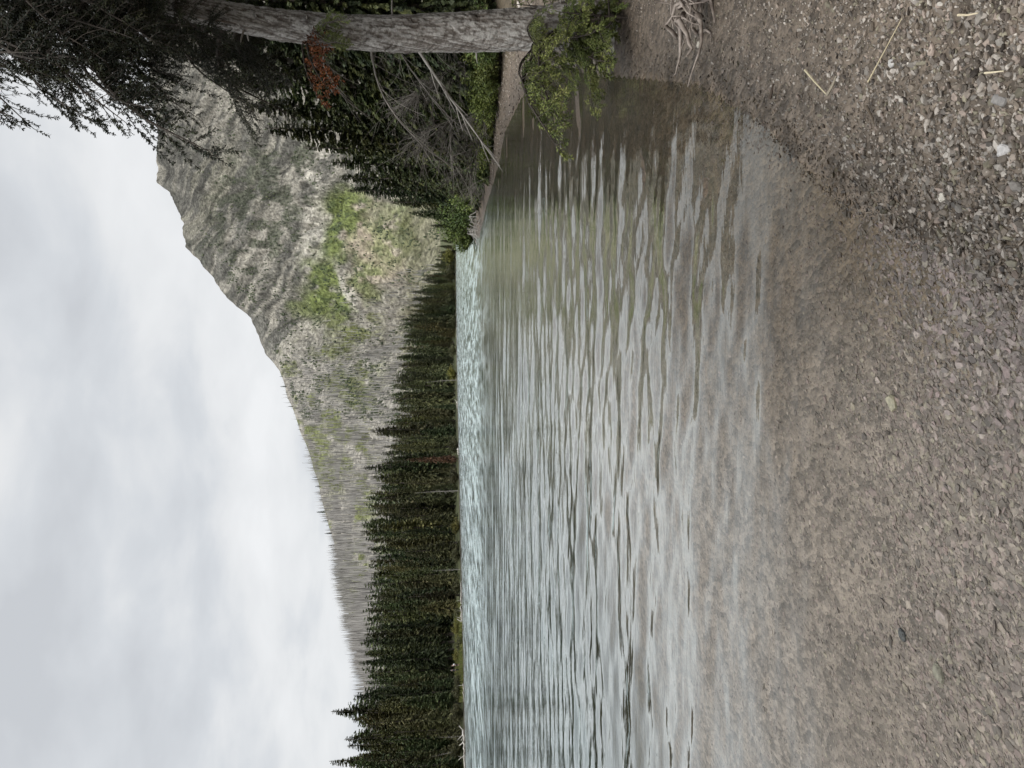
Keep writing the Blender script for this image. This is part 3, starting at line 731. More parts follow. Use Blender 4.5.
M_GREEN = foliage_mat('fresh_fir_needles', (0.05, 0.07, 0.02), (0.14, 0.175, 0.05), (0.30, 0.325, 0.11), 0.15)
M_BRUSH = wood_mat('brush_twigs', (0.05, 0.043, 0.036), (0.27, 0.25, 0.225), (1.5, 1.5, 1.5), 0.1)
M_TWIG = wood_mat('fir_twigs', (0.028, 0.023, 0.019), (0.075, 0.063, 0.052), (20, 20, 20))
model = {}
for i in range(4):
    w, nn = bough(2.4, 300 + i, droop=0.3, hang=[0.3, 0.45, 0.25, 0.5][i], bare=[0.15, 0.25, 0.35, 0.2][i], fan=[0.42, 0.36, 0.45, 0.4][i])
    model['fir', i] = (w.mesh('bough_wood', M_TWIG), nn.mesh('bough_needles', M_FIR), 2.4)
w, nn = bough(2.2, 340, droop=0.2, hang=0.3, bare=0.85, tipbare=0.5, fan=0.45, twig_gap=0.075); model['bare', 0] = (w.mesh('bough_wood', M_TWIG), nn.mesh('bough_needles', M_FIR), 2.2)
for i in range(3):
    w, nn = bough(1.5, 350 + i, droop=0.25, hang=0.45, bare=0.25, fan=0.25, twig_gap=0.045, per_m=300, ln=0.027, wd=0.0042, sub=0.045)
    model['green', i] = (w.mesh('bough_wood', M_TWIG), nn.mesh('bough_needles', M_GREEN), 1.5)
for i in range(3):
    w, nn = bough(0.75, 360 + i, droop=0.2, hang=0.2, bare=0.1, fan=0.42, twig_gap=0.045, per_m=380, ln=0.028, wd=0.0044, sub=0.036)
    model['sprig', i] = (w.mesh('bough_wood', M_TWIG), nn.mesh('bough_needles', M_GREEN), 0.75)
w, nn = bough(0.8, 370, droop=0.1, hang=0.5, bare=0.05, fan=0.30, twig_gap=0.04, per_m=140, ln=0.032, wd=0.006); model['rust', 0] = (w.mesh('bough_wood', M_TWIG), nn.mesh('bough_needles', M_RUST), 0.8)
w, nn = bough(2.4, 380, droop=0.25, hang=0.2, bare=1.0, tipbare=1, fan=0.40, twig_gap=0.12, sub=0.11, r0=0.011); model['dead', 0] = (w.mesh('bough_wood', M_BRUSH), None, 2.4)

def add_bough(parent, kind, a, b, roll=0.0, label=None, inv=None, mtl=None):
    Mx, L = frame_from(a, b, roll); wm, nm, L0 = model[kind]; s = L / L0
    Mw = Mx @ Matrix.Diagonal((s, s, s, 1))
    o = link('branch', wm); o.parent = parent
    pm = Matrix.Translation(parent.location)
    o.matrix_parent_inverse = pm.inverted(); o.matrix_basis = Mw
    if label: o['label'] = label
    if nm is not None:
        c = link('needles', nm, o)
        if mtl: c.material_slots[0].link = 'OBJECT'; c.material_slots[0].material = mtl
    return o

# the big leaning fir
TD = 9.3
tl = [(606, 20, 52), (575, 25, 47), (545, 28, 43), (450, 33, 38), (380, 34, 35), (310, 29, 32), (260, 22, 29), (200, 11, 26), (150, -2, 24), (100, -17, 22), (40, -40, 20), (-40, -76, 17), (-160, -135, 13), (-330, -230, 5)]
tp = np.array([at_y(a, b_, TD) for a, b_, _ in tl]); trd = np.array([c for *_, c in tl]) / F * TD * 0.475
base = np.array([tp[0][0], tp[0][1], gz(tp[0][0], tp[0][1])])
tp = np.concatenate([[[base[0], base[1], base[2] - 0.2]], tp]); trd = np.concatenate([[trd[0] * 1.35], trd])
d_ = np.concatenate([[0], np.cumsum(np.linalg.norm(np.diff(tp, axis=0), axis=1))])
ss = np.concatenate([np.linspace(0, 7.2, 620), np.linspace(7.25, d_[-1], 60)]); NS = len(ss); ctr = np.stack([np.interp(ss, d_, tp[:, i]) for i in range(3)], -1)
ker = np.ones(41) / 41
for i in range(3):
    pad = np.pad(ctr[:, i], 20, mode='reflect', reflect_type='odd'); ctr[:, i] = np.convolve(pad, ker, 'valid')
rad = np.interp(ss, d_, trd); K = 110
th = np.arange(K) * 2 * math.pi / K; SS, TH = np.meshgrid(ss, th, indexing='ij')
tx_, ty_ = np.cos(TH) * 2.2, np.sin(TH) * 2.2
bn = fbm(tx_ * 3 + SS * 1.3, ty_ * 3 + SS * 6, 4, 7) - 0.5; bn2 = fbm(tx_ * 1.2 + 50, ty_ * 1.2 + SS * 1.1, 3, 9) - 0.5
cracks = fbm(tx_ * 2 + 9, SS * 26 + ty_ * 2, 3, 13); grain = fbm(tx_ * 9 + SS * 7, ty_ * 9 + SS * 31, 3, 17); plates = fbm(tx_ * 5 + SS * 4, ty_ * 5 - SS * 13, 3, 19)
flare = 1 + 0.5 * np.exp(-SS / 0.35) * (0.6 + 0.5 * np.cos(TH * 5 + 1))
rr_ = rad[:, None] * flare * (1 + 0.09 * bn + 0.10 * bn2) - 0.006 * sstep(0.58, 0.66, cracks) - 0.007 * sstep(0.54, 0.66, plates)
tg_ = np.gradient(ctr, axis=0); tg_ /= np.linalg.norm(tg_, axis=1)[:, None]
u_ = np.cross(tg_, np.array([0, 1.0, 0])); u_ /= np.linalg.norm(u_, axis=1)[:, None]; w_ = np.cross(tg_, u_)
V = ctr[:, None] + rr_[..., None] * (np.cos(TH)[..., None] * u_[:, None] + np.sin(TH)[..., None] * w_[:, None])
col = lerp(np.broadcast_to(np.array([0.19, 0.172, 0.155]), V.shape), np.array([0.34, 0.325, 0.305]), sstep(-0.16, 0.16, bn + 0.3 * bn2))
col = lerp(col, np.array([0.07, 0.055, 0.045]), sstep(0.60, 0.68, cracks) * 0.75)
col = lerp(col, np.array([0.16, 0.10, 0.07]), sstep(0.22, 0.30, bn2) * 0.5)
col = col * (0.55 + 1.2 * grain)[..., None]; col = lerp(col, np.array([0.085, 0.07, 0.06]), 0.7 * sstep(0.56, 0.66, plates)); col = lerp(col, np.array([0.43, 0.42, 0.40]), 0.5 * sstep(0.44, 0.34, plates))
rk = np.random.default_rng(5)
fir = empty('fir_tree', base, 'big grey-barked fir leaning over the shore, with drooping dark branches', 'tree')
knots = []
for i in range(46):
    ks = rk.uniform(0.5, 6.5); ka = rk.uniform(0, 6.28)
    dd = np.hypot((SS - ks) / 0.035, (((TH - ka + math.pi) % (2 * math.pi)) - math.pi) * 0.22 / 0.030)
    col = lerp(col, np.array([0.045, 0.035, 0.03]), np.exp(-dd ** 2) * 0.9)
    V = V + (np.exp(-dd ** 2 * 0.6) * 0.018)[..., None] * (V - ctr[:, None]) / (rr_[..., None])
    knots.append((ks, ka))
i = np.arange(NS - 1)[:, None] * K; j = np.arange(K)[None]; j2 = (j + 1) % K
tm = MB(); tm.add(V.reshape(-1, 3) - base, np.stack([i + j, i + j2, i + K + j2, i + K + j], -1).reshape(-1, 4), col.reshape(-1, 3))
M_BIGBARK = attr_mat('fir_bark', 0.9, 0.15, bump=(0.6, 0.012), vary=(55, 0.22))
tm.build('trunk', M_BIGBARK, fir, smooth=True)
# dead stubs on the trunk
for ks, ka in knots[:16]:
    i = int(np.searchsorted(ss, ks)); o = math.cos(ka) * u_[i] + math.sin(ka) * w_[i]
    L = rk.uniform(0.05, 0.28); p = ctr[i] + o * rad[i] * 0.9
    sb = MB(); sb.tube(np.array([p, p + o * L * .6, p + o * L + np.array([0, 0, -0.05 * L])]) - base, [0.013, 0.010, 0.005], 6, 0.5); sb.build('dead_stub', M_GREY, fir)
def tpt(px):           # a point on the trunk axis at picture column px
    y = np.interp(px, [q[0] for q in tl][::-1], [q[1] for q in tl][::-1]); return at_y(px, y, TD)
B = [  # kind, root column, tip px, tip py, tip depth, roll
    (('fir', 0), 20, 100, 128, 8.2, 0.2), (('fir', 1), 50, 88, 104, 8.8, -0.2), (('fir', 2), 70, 122, 96, 9.4, 0.1), (('fir', 3), 95, 128, 84, 8.0, 0.4),
    (('fir', 0), 100, 214, 158, 7.8, 0.1), (('fir', 2), 120, 196, 118, 8.6, -0.3), (('fir', 1), 60, 148, 104, 8.6, 0.3), (('fir', 3), 135, 176, 66, 8.2, 0.3),
    (('fir', 1), -20, 42, 74, 8.6, 0.1), (('fir', 3), -60, 8, 62, 8.4, 0.0), (('bare', 0), -90, 18, 124, 8.8, 0.2), (('bare', 0), -60, 34, 96, 9.6, -0.4), (('fir', 2), -110, 2, 118, 8.2, 0.2),
    (('fir', 0), 150, 250, 90, 9.9, 0.1), (('fir', 3), 170, 258, 112, 10.6, -0.2), (('fir', 1), 190, 272, 100, 11.2, 0.2), (('fir', 0), 0, 70, 62, 7.4, 0.5), (('fir', 2), 40, 96, 52, 7.2, -0.4),
    (('fir', 3), 10, 52, 34, 7.0, 0.3), (('fir', 1), 80, 128, 40, 7.2, 0.2), (('fir', 0), 110, 150, 44, 7.4, -0.3), (('fir', 2), 140, 186, 34, 7.8, 0.5), (('fir', 3), -30, 20, 26, 6.8, 0.2),
    (('fir', 1), 30, 112, 70, 10.6, 0.1), (('fir', 0), 65, 138, 66, 10.8, -0.1), (('fir', 2), 90, 160, 60, 10.9, 0.2), (('fir', 3), 125, 206, 72, 10.9, 0.1), (('fir', 0), -10, 66, 92, 10.2, 0.1), (('fir', 2), -50, 40, 40, 10.4, 0.1),
    (('fir', 1), 215, 236, 44, 8.6, 0.2), (('fir', 1), 235, 300, 82, 11.4, 0.1), (('fir', 2), 225, 292, 120, 12.2, 0.1), (('fir', 3), 205, 262, 62, 11.6, -0.1),
     (('fir', 0), 150, 196, 30, 7.9, 0.3), (('fir', 2), 180, 226, 40, 8.2, -0.2), (('fir', 1), 120, 172, 50, 7.6, 0.1), (('fir', 3), 100, 152, 92, 7.4, 0.2), (('fir', 0), 240, 278, 66, 10.8, 0.1), (('fir', 2), 60, 116, 116, 7.6, -0.3)]
for kd, rc, qx_, qy_, dep_, ro in B:
    add_bough(fir, kd, tpt(rc), at_y(qx_, qy_, dep_), ro)
for rc, qx_, qy_, dep_, kd in [(332, 350, 50, 8.6, 0), (326, 344, 22, 8.5, 1), (312, 346, 40, 8.7, 2), (535, 548, 46, 8.5, 2), (528, 552, 16, 8.4, 0)]:
    add_bough(fir, ('green', kd), tpt(rc), at_y(qx_, qy_, dep_), 0.3, 'short green sprig growing from the trunk', mtl=M_GREEN)
for rc, qx_, qy_, dep_ in [(300, 322, 108, 9.4), (304, 330, 96, 9.0), ]:
    add_bough(fir, ('rust', 0), tpt(rc), at_y(qx_, qy_, dep_), 0.4, 'dead branch with rust-red needles')
# the long dead limb reaching down to the beach
a = tpt(408); e = at_y(500, 166, 9.9); q = np.linspace(0, 1, 18)[:, None]
pts = a + (e - a) * q + np.array([0.10, 0, 0.0]) * np.sin(q * math.pi) + np.array([0, 0, 0.10]) * np.sin(q * math.pi * 1.0)
lm = MB(); lm.tube(pts - base, np.linspace(0.022, 0.006, 18), 7, 0.5)
for i in range(14):
    j = random.randint(5, 16); s0 = pts[j]; dv = (e - a) / np.linalg.norm(e - a); sd = np.array([random.uniform(-.7, .2), random.uniform(-.5, .5), random.uniform(-.5, .4)])
    l = random.uniform(0.15, 0.5); pp = np.array([s0, s0 + (dv * .7 + sd * .5) * l * .5, s0 + (dv * .8 + sd * .5) * l]); lm.tube(pp - base, [0.008, 0.006, 0.003], 4, 0.5)
o = lm.build('dead_limb', M_GREY, fir); o['label'] = 'long bare grey limb drooping to the little beach'
for rc, qx_, qy_, dep_, ro in [(392, 478, 140, 10.6, 0.3), (370, 462, 172, 12.0, -0.2), (425, 470, 78, 9.6, 0.1), (330, 372, 118, 11.6, -.3)]:
    add_bough(fir, ('dead', 0), tpt(rc), at_y(qx_, qy_, dep_), ro, 'bare dead branch with fine grey twigs')
for rc, qx_, qy_, dep_, kd in [(566, 578, 10, 8.4, 0), (572, 590, 34, 8.3, 1), (580, 606, 52, 8.2, 0)]:
    add_bough(fir, ('sprig', kd), tpt(rc), at_y(qx_, qy_, dep_), 0.2, 'short green sprig hiding the trunk foot')
# low live boughs hanging over the water
for rc, qx_, qy_, dep_, kd in [(545, 534, 112, 8.3, 0), (553, 554, 158, 7.9, 1), (566, 566, 110, 7.8, 2), (550, 540, 74, 8.6, 1)]:
    add_bough(fir, ('green', kd), tpt(rc), at_y(qx_, qy_, dep_), 0.2, 'low live branch hanging at the trunk foot')

# ---------------------------------------------------------------- saplings at the foot of the fir
def sapling(px, py, y, h, label, seed, n=13, spread=0.7):
    p = at_ground(px, py); n = int(n * 0.9); z = gz(p[0], p[1]); r = random.Random(seed)
    t = empty('fir_sapling', (p[0], p[1], z), label, 'sapling', 'young firs at the trunk foot')
    b = MB(); b.tube(np.array([[0, 0, -0.05], [0.02, 0, h * .5], [0.05, 0.02, h]]), [0.016, 0.011, 0.004], 6, 0.5); b.build('stem', M_TWIG, t)
    for i in range(n):
        q = (i + 0.5) / n; a_ = i * 2.4 + r.random(); l = spread * (1.1 - q) * r.uniform(0.6, 1.1) + 0.12
        a0 = np.array([p[0], p[1], z + h * (0.08 + 0.9 * q)]); e0 = a0 + np.array([math.cos(a_) * l, math.sin(a_) * l, l * r.uniform(-0.1, 0.35)])
        add_bough(t, ('sprig', r.randrange(3)), a0, e0, r.uniform(-.4, .4))
    return t
sapling(610, 50, 7.6, 0.55, 'bright green young fir spreading low over the water edge', 1, 15, 0.85)
sapling(628, 18, 7.5, 0.8, 'taller young fir between the trunk foot and the driftwood roots', 2, 15, 0.65)
sapling(560, 8, 8.6, 0.9, 'shaded young fir on the bank beside the big trunk', 4, 12, 0.6)
sapling(580, 70, 8.3, 0.35, 'small sparse young fir at the left side of the trunk foot', 5, 8, 0.5)

# ---------------------------------------------------------------- driftwood roots
p = at_y(690, 8, 5.75); z = gz(p[0], p[1])
r = np.random.default_rng(17); dm = MB()
for i in range(60):
    a_ = r.uniform(1.8, 5.4); l = r.uniform(0.15, 0.45); q = np.linspace(0, 1, 8)
    st = np.array([r.normal(0.12, .16), r.normal(0.0, .12), r.uniform(0.02, 0.25)])
    pts = st + np.stack([np.cos(a_ + r.normal(0, .5) * q) * l * q, np.sin(a_ + r.normal(0, .5) * q) * l * q, -0.05 * q + 0.16 * np.sin(q * 3) * r.uniform(-.6, 1)], -1)
    pts[:, 2] = np.maximum(pts[:, 2], 0.005); pts += np.cumsum(r.normal(0, 0.012, (8, 3)), 0)
    dm.tube(pts, np.linspace(r.uniform(0.008, 0.022), 0.003, 8), 6, r.uniform(0.3, 0.7))
o = dm.build('driftwood_root', wood_mat('driftwood', (0.12, 0.095, 0.078), (0.32, 0.275, 0.24), (14, 14, 14)), smooth=True); o.location = (p[0], p[1], z)
tag(o, 'tangle of weathered grey driftwood roots on the gravel bank', 'driftwood')

# ---------------------------------------------------------------- conifers on the near right bank
near_models = []
for i in range(4):
    cr, tk = conifer(500 + i, 1.0, [0.15, 0.13, 0.17, 0.14][i], whorls=70, per=11, sprays=52, size=0.0130, wide=(0.3, 0.5), base=0.03, droop=[0.55, 0.75, 0.45, 0.65][i], gaps=0.10)
    near_models.append((cr.mesh('near_crown', M_NEEDLE2), tk.mesh('near_trunk', M_BARK)))
nearT = [(28, 95, 18, 'tall dark conifer rising behind the upper part of the big fir'), (62, 168, 20, 'dark conifer seen just left of the big fir trunk, tallest there'), (86, 205, 22, 'dark conifer beside the rust-red dead branch'),
         (112, 238, 24, 'dark conifer with its tip against the pale cliff'), (134, 262, 26, 'slender conifer between two darker ones before the mountain'), (150, 300, 30, 'conifer with its tip before the grey scree'),
         (165, 326, 32, 'dark conifer whose tip meets the white scree'), (180, 335, 36, 'dark pointed conifer bordering the green meadow'), (192, 345, 40, 'small conifer bordering the green meadow'),
         (203, 388, 44, 'short dark conifer below the meadow edge'), (214, 406, 48, 'short conifer on the point before the pale pink scree'), (226, 428, 52, 'last short conifer at the tip of the point'),
         (8, 130, 16, 'conifer half hidden behind the fir near the frame edge'), (100, 300, 19, 'lower conifer under the rust-red branch'), (126, 335, 21, 'half-height conifer behind the grey brush'),
         (50, 260, 15.5, 'shaded conifer directly behind the big trunk'), (142, 360, 25, 'low bushy conifer behind the bare grey shrubs'), (172, 385, 31, 'low dark conifer above the green bushes')]
for i, (py, px, y, lab) in enumerate(nearT):
    g_ = at_ground(np.interp(py, [0, 100, 165, 190, 230], [500, 496, 490, 482, 473]), py); y = max(y, g_[1] + 1.2); x = at_y(450, py, y)[0]; z = gz(x, y); h = at_y(px, py, y)[2] - z
    add_tree('shore_conifer', (x, y, z - 0.15), h, near_models[i % 4], lab, 'tree', 'conifers on the near bank', random.uniform(0.85, 1.15) * (1.0 if h > 4 else 1.5))

for i, (x, y, h) in enumerate([(7.0, 6.5, 13), (8.5, 3.0, 15), (9.5, 9.0, 16), (11.5, 5.0, 14), (8.0, -2.5, 14), (12.5, 12.0, 15)]):
    add_tree('shore_conifer', (x, y, gz(x, y) - 0.15), h, near_models[i % 4], 'tall conifer on the bank just right of the frame', 'tree', 'conifers on the bank beside the camera', 1.25)

# ---------------------------------------------------------------- leafy bushes
def bush_mesh(seed, n=2600, leaf=0.055):
    r = np.random.default_rng(seed); st = MB(); lf = MB()
    tips = []
    for i in range(46):
        a_ = r.random() * 6.28; sp = r.uniform(0.1, 0.75); hh = r.uniform(0.5, 1.0) * (1.1 - 0.55 * sp)
        q = np.linspace(0, 1, 6); pts = np.stack([np.cos(a_) * sp * q ** 0.8, np.sin(a_) * sp * q ** 0.8, hh * q ** 0.9], -1) + np.cumsum(r.normal(0, 0.012, (6, 3)), 0)
        st.tube(pts, np.linspace(0.010, 0.003, 6), 4, 0.4); tips.append(pts)
    T = np.array(tips); i = r.integers(0, len(T), n); u = r.uniform(1.2, 5, n); j = np.minimum(u.astype(int), 4); f_ = (u - j)[:, None]
    P = T[i, j] * (1 - f_) + T[i, j + 1] * f_ + r.normal(0, 0.045, (n, 3))
    d = r.normal(0, 1, (n, 3)); d[:, 2] = d[:, 2] * 0.5 + 0.15; d /= np.linalg.norm(d, axis=1)[:, None]
    s = np.cross(d, r.normal(0, 1, (n, 3))); s /= np.linalg.norm(s, axis=1)[:, None]
    l = leaf * r.uniform(0.6, 1.4, (n, 1))
    V = np.stack([P, P + d * l * .5 + s * l * .33, P + d * l, P + d * l * .5 - s * l * .33], 1).reshape(-1, 3)
    tint = np.clip(0.5 + 0.8 * (fbm(P[:, 0] * 5, P[:, 1] * 5 + P[:, 2] * 4, 2, seed) - 0.5) + r.normal(0, .15, n), 0, 1)
    lf.add(V, np.arange(4 * n).reshape(n, 4), np.repeat(tint, 4)); return st, lf
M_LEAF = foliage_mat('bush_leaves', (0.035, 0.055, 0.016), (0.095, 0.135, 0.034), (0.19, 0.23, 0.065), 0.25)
M_LEAFY = foliage_mat('yellow_bush_leaves', (0.06, 0.07, 0.015), (0.15, 0.16, 0.035), (0.24, 0.23, 0.06), 0.2)
M_OLIVE = foliage_mat('olive_bush_leaves', (0.025, 0.03, 0.014), (0.07, 0.075, 0.032), (0.13, 0.13, 0.06), 0.25)
bush_models = []
for i in range(4):
    st, lf = bush_mesh(600 + i, 4200, 0.060); bush_models.append((lf.mesh('bush_leaves', M_LEAF), st.mesh('bush_stems', M_TWIG)))
def add_bush(x, y, h, w, label, i, mtl=None, group='leafy bushes along the bank', name='leafy_bush'):
    t = empty(name, (x, y, gz(x, y) - 0.05), label, 'bush', group, i * 1.7, (w, w, h))
    c = link('foliage', bush_models[i % 4][0], t); link('stems', bush_models[i % 4][1], t)
    if mtl: c.material_slots[0].link = 'OBJECT'; c.material_slots[0].material = mtl
for i, (px, py, y, h, w, lab) in enumerate([
        (506, 62, 21.5, 1.5, 1.5, 'green bush right behind the big trunk above the little beach'), (505, 84, 23, 1.5, 1.5, 'round green bush at the back of the little beach'), (502, 104, 25.5, 1.35, 1.5, 'green bush beside the dead limb above the beach'),
        (499, 126, 28, 1.2, 1.5, 'low green bush under the drooping dead limb'), (497, 150, 31, 1.1, 1.5, 'bright bush at the narrow end of the little beach'), (492, 170, 35, 1.3, 1.8, 'bush where the beach narrows to a strip'),
        (486, 190, 40, 2.3, 2.4, 'larger bush beneath the dark conifers by the water'), (482, 204, 45, 3.0, 2.6, 'bright bush leaning out over the water before the point'), (478, 217, 50, 3.6, 2.9, 'tall light-green bush near the point'),
        (474, 228, 53, 3.2, 2.7, 'light-green bush at the point above the dark undercut'), (472, 240, 55, 2.2, 2.2, 'last low bush on the point beside the open lake'), (508, 40, 20.5, 1.6, 1.5, 'green bush on the bank right of the big trunk'), (480, 100, 29, 1.9, 1.9, 'bush behind the beach bushes under the grey brush')]):
    p = at_ground(px - 3, py); add_bush(p[0] + 0.25, p[1] + 0.3, h, w, lab, i)
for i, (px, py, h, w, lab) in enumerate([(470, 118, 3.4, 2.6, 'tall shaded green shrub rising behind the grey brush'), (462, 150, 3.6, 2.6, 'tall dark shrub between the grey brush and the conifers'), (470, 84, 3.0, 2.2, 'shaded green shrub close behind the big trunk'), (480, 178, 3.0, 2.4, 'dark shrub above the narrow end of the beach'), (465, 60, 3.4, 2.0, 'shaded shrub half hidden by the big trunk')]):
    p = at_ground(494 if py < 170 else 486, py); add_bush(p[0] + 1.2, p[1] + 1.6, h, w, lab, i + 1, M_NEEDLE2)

# ---------------------------------------------------------------- bare grey brush
def brush_mesh(seed, n=24, side=-1):
    r = np.random.default_rng(seed); b = MB()
    for i in range(n):
        az_ = math.pi + r.normal(0, 0.9); l = r.uniform(0.5, 1.15); q = np.linspace(0, 1, 9); el = r.uniform(0.1, 1.25)
        bend = r.uniform(0.2, 0.9)
        pts = np.stack([math.cos(az_) * math.cos(el) * l * q, math.sin(az_) * math.cos(el) * l * q, math.sin(el) * l * q - bend * 0.45 * l * q ** 2 + 0.03], -1) + np.cumsum(r.normal(0, 0.010, (9, 3)), 0)
        sh = r.uniform(0.2, 0.8); b.tube(pts, np.linspace(0.0052, 0.0016, 9), 4, sh, cap=False)
        for k in range(r.integers(4, 9)):
            j = r.integers(2, 8); l2 = l * r.uniform(0.12, 0.4); d = pts[min(j + 1, 8)] - pts[j]; d /= np.linalg.norm(d); d = d + r.normal(0, 0.45, 3); d[2] -= 0.1
            b.tube(np.array([pts[j], pts[j] + d * l2 * .5, pts[j] + d * l2 + r.normal(0, .02, 3)]), [0.0035, 0.0026, 0.0014], 3, sh, cap=False)
    return b
brush_models = [brush_mesh(700 + i).mesh('brush_twigs', M_BRUSH) for i in range(4)]
for i, (px, py, y, s, lab) in enumerate([(470, 108, 20, 2.2, 'bare grey brush arching under the rust-red branch'), (462, 140, 24, 2.3, 'widest spray of bare grey twigs above the green beach bushes'), (455, 165, 28, 2.3, 'bare grey brush fanning below the dark conifers'),
        (450, 60, 15, 1.7, 'bare grey brush just left of the big trunk'), (400, 92, 18, 2.2, 'higher bare brush hanging beneath the rust-red branch'), (410, 130, 22, 2.3, 'upper bare brush in the gap before the dark conifers'), (430, 120, 26, 2.6, 'bare brush at the back of the thicket'),
        (390, 30, 13, 1.6, 'bare brush right of the big trunk, high on the bank'), (475, 182, 33, 2.0, 'small bare brush near the narrow end of the beach'), (420, 75, 17, 2.0, 'bare grey brush close beside the trunk of the fir'), (440, 20, 12, 1.3, 'tangle of bare twigs on the bank right of the big trunk')]):
    g_ = at_ground(np.interp(py, [0, 100, 165, 190, 230], [502, 499, 492, 484, 476]), py); k_ = max(1.0, (g_[1] + 0.6) / y); y = y * k_; s = s * min(k_, 1.1)
    p = at_y(px, py, y); t = link('bare_shrub', brush_models[i % 4]); t.location = (p[0], p[1], max(gz(p[0], y) - 0.05, p[2] - 0.35 * s)); t.scale = (s, s, s); t.rotation_euler = (0, 0, (-0.3, .2, .5, 0, -.5)[i % 5])
    tag(t, lab, 'shrub', 'bare grey shrubs on the bank')
# roots at the tip of the point
p = at_z(481, 236); b = MB(); r = np.random.default_rng(23)
for i in range(22):
    a_ = r.uniform(2.2, 5.2); l = r.uniform(0.5, 1.6); s0 = np.array([r.uniform(-0.2, 1.2), r.uniform(-.8, .8), r.uniform(0.15, 0.9)])
    pts = np.array([s0, s0 + [math.cos(a_) * l * .5, math.sin(a_) * l * .5, r.uniform(-.1, .2)], s0 + [math.cos(a_) * l, math.sin(a_) * l, -s0[2] * r.uniform(0.5, 1.1)]])
    b.tube(pts, [0.035, 0.028, 0.012], 5, 0.5)
o = b.build('root_snag', M_GREY); o.location = (p[0] + 0.2, p[1], 0.0); tag(o, 'bare roots and sticks jutting into the lake at the point', 'driftwood')

# ---------------------------------------------------------------- far shore: bushes, grass, logs, people
for i, (py, off, h, w, m_, lab) in enumerate([(616, 2.5, 1.5, 2.0, 0, 'low olive bush at the near end of the shore logs'), (630, 5.0, 1.8, 2.4, 1, 'yellow-green bush at the edge of the grassy clearing'), (645, 3.0, 1.3, 2.4, 0, 'low dark bush in front of the clearing by the water'),
        (658, 6.5, 1.5, 2.2, 1, 'yellow-green bush beside the people'), (684, 3.5, 1.5, 2.4, 0, 'olive bush left of the people by the waterline'), (694, 3.0, 1.8, 2.4, 0, 'olive bush under the leaning olive conifer'), (448, 4.0, 3.0, 4.0, 0, 'rounded olive bush at the foot of the double-topped spire'),
        (478, 4.0, 2.6, 3.6, 0, 'rounded olive bush at the foot of the lone spire'), (376, 4, 3.6, 4.2, 1, 'yellow-green bush by the water below the burnt patch'), (352, 4, 3, 4.2, 0, 'green bush by the water below the scree'), (325, 4, 3, 4.2, 0, 'green bush where the far shore turns to the cove'),
        (300, 5, 4.5, 5.5, 0, 'broad green bush on the far cove shore'), (275, 5, 5.5, 6, 0, 'large green bush on the far cove shore near the point'), (258, 5, 6, 6, 1, 'yellow-green bush on the far shore beside the point'), (530, 3, 2, 3, 1, 'reddish-yellow bush at the waterline below the wood'),
        (590, 3, 1.8, 2.4, 0, 'olive bush behind the bleached shore logs'), (556, 3, 2.0, 2.6, 0, 'olive bush at the waterline before the shore logs'), (715, 3.0, 2.2, 2.6, 0, 'olive bush below the tallest spire'), (748, 3.5, 2.2, 2.8, 0, 'olive bush behind the white log by the frame edge')]):
    s, tg = shore_pt(py); q = s * (1 + off / np.linalg.norm(s)); add_bush(q[0], q[1], h, w, lab, i, M_LEAFY if m_ else M_OLIVE, 'bushes on the far shore', 'shore_bush')
# grass of the clearing
n = 5200; pyv = RNG.uniform(606, 704, n); off = RNG.uniform(0.8, 15, n)
S = np.array([shore_pt(a)[0] for a in pyv]); Q = S * (1 + off / np.linalg.norm(S, axis=1))[:, None]
zz = ground_h(Q[:, 0], Q[:, 1]); hh = RNG.uniform(0.25, 0.75, n); a_ = RNG.random(n) * 6.28; w = 0.10
V = np.stack([np.stack([Q[:, 0] - w * np.cos(a_), Q[:, 1] - w * np.sin(a_), zz - .05], -1), np.stack([Q[:, 0] + w * np.cos(a_), Q[:, 1] + w * np.sin(a_), zz - .05], -1), np.stack([Q[:, 0] + RNG.normal(0, .12, n), Q[:, 1], zz + hh], -1)], 1).reshape(-1, 3)
mb = MB(); mb.add(V, np.arange(3 * n).reshape(n, 3), np.repeat(np.clip(RNG.normal(.5, .25, n), 0, 1), 3))
tag(mb.build('grass', foliage_mat('clearing_grass', (0.07, 0.085, 0.022), (0.14, 0.155, 0.045), (0.24, 0.23, 0.085), 0.05)), 'yellow-green grass of the lakeside clearing', kind='stuff')
M_BLEACH = wood_mat('bleached_wood', (0.50, 0.47, 0.42), (0.72, 0.69, 0.63), (2, 2, 8))
def log(pa, pb, off, r_, label, fork=False):
    a_, b_ = shore_pt(pa)[0], shore_pt(pb)[0]; k = lambda v: v * (1 + off / np.linalg.norm(v)); a_, b_ = k(a_), k(b_)
    q = np.linspace(0, 1, 9)[:, None]; A = np.array([*a_, gz(*a_) + r_ * .8]); Bp = np.array([*b_, gz(*b_) + r_ * .6]); pts = A + (Bp - A) * q + RNG.normal(0, 0.05, (9, 3))
    b = MB(); b.tube(pts - A, np.linspace(r_, r_ * .45, 9), 8, .5)
    for i in range(5 if fork else 2):
        d = RNG.normal(0, 1, 3); d[2] = abs(d[2]); d /= np.linalg.norm(d); b.tube(np.array([pts[i] - A, pts[i] - A + d * .5, pts[i] - A + d * RNG.uniform(.7, 1.3)]), [r_ * .5, r_ * .35, r_ * .15], 5, .5)
    o = b.build('driftwood_log', M_BLEACH, smooth=True); o.location = A; tag(o, label, 'log', 'bleached logs on the far shoreline')
log(624, 603, 0.9, 0.17, 'bleached white log with a forked root end on the far shoreline', True)
log(604, 584, 1.0, 0.12, 'thin pale log lying behind the forked white log')
log(732, 756, 0.9, 0.16, 'white log under the brushy grey snag near the frame edge', True)
log(757, 790, 0.8, 0.12, 'pale log running out of the frame along the far shoreline')
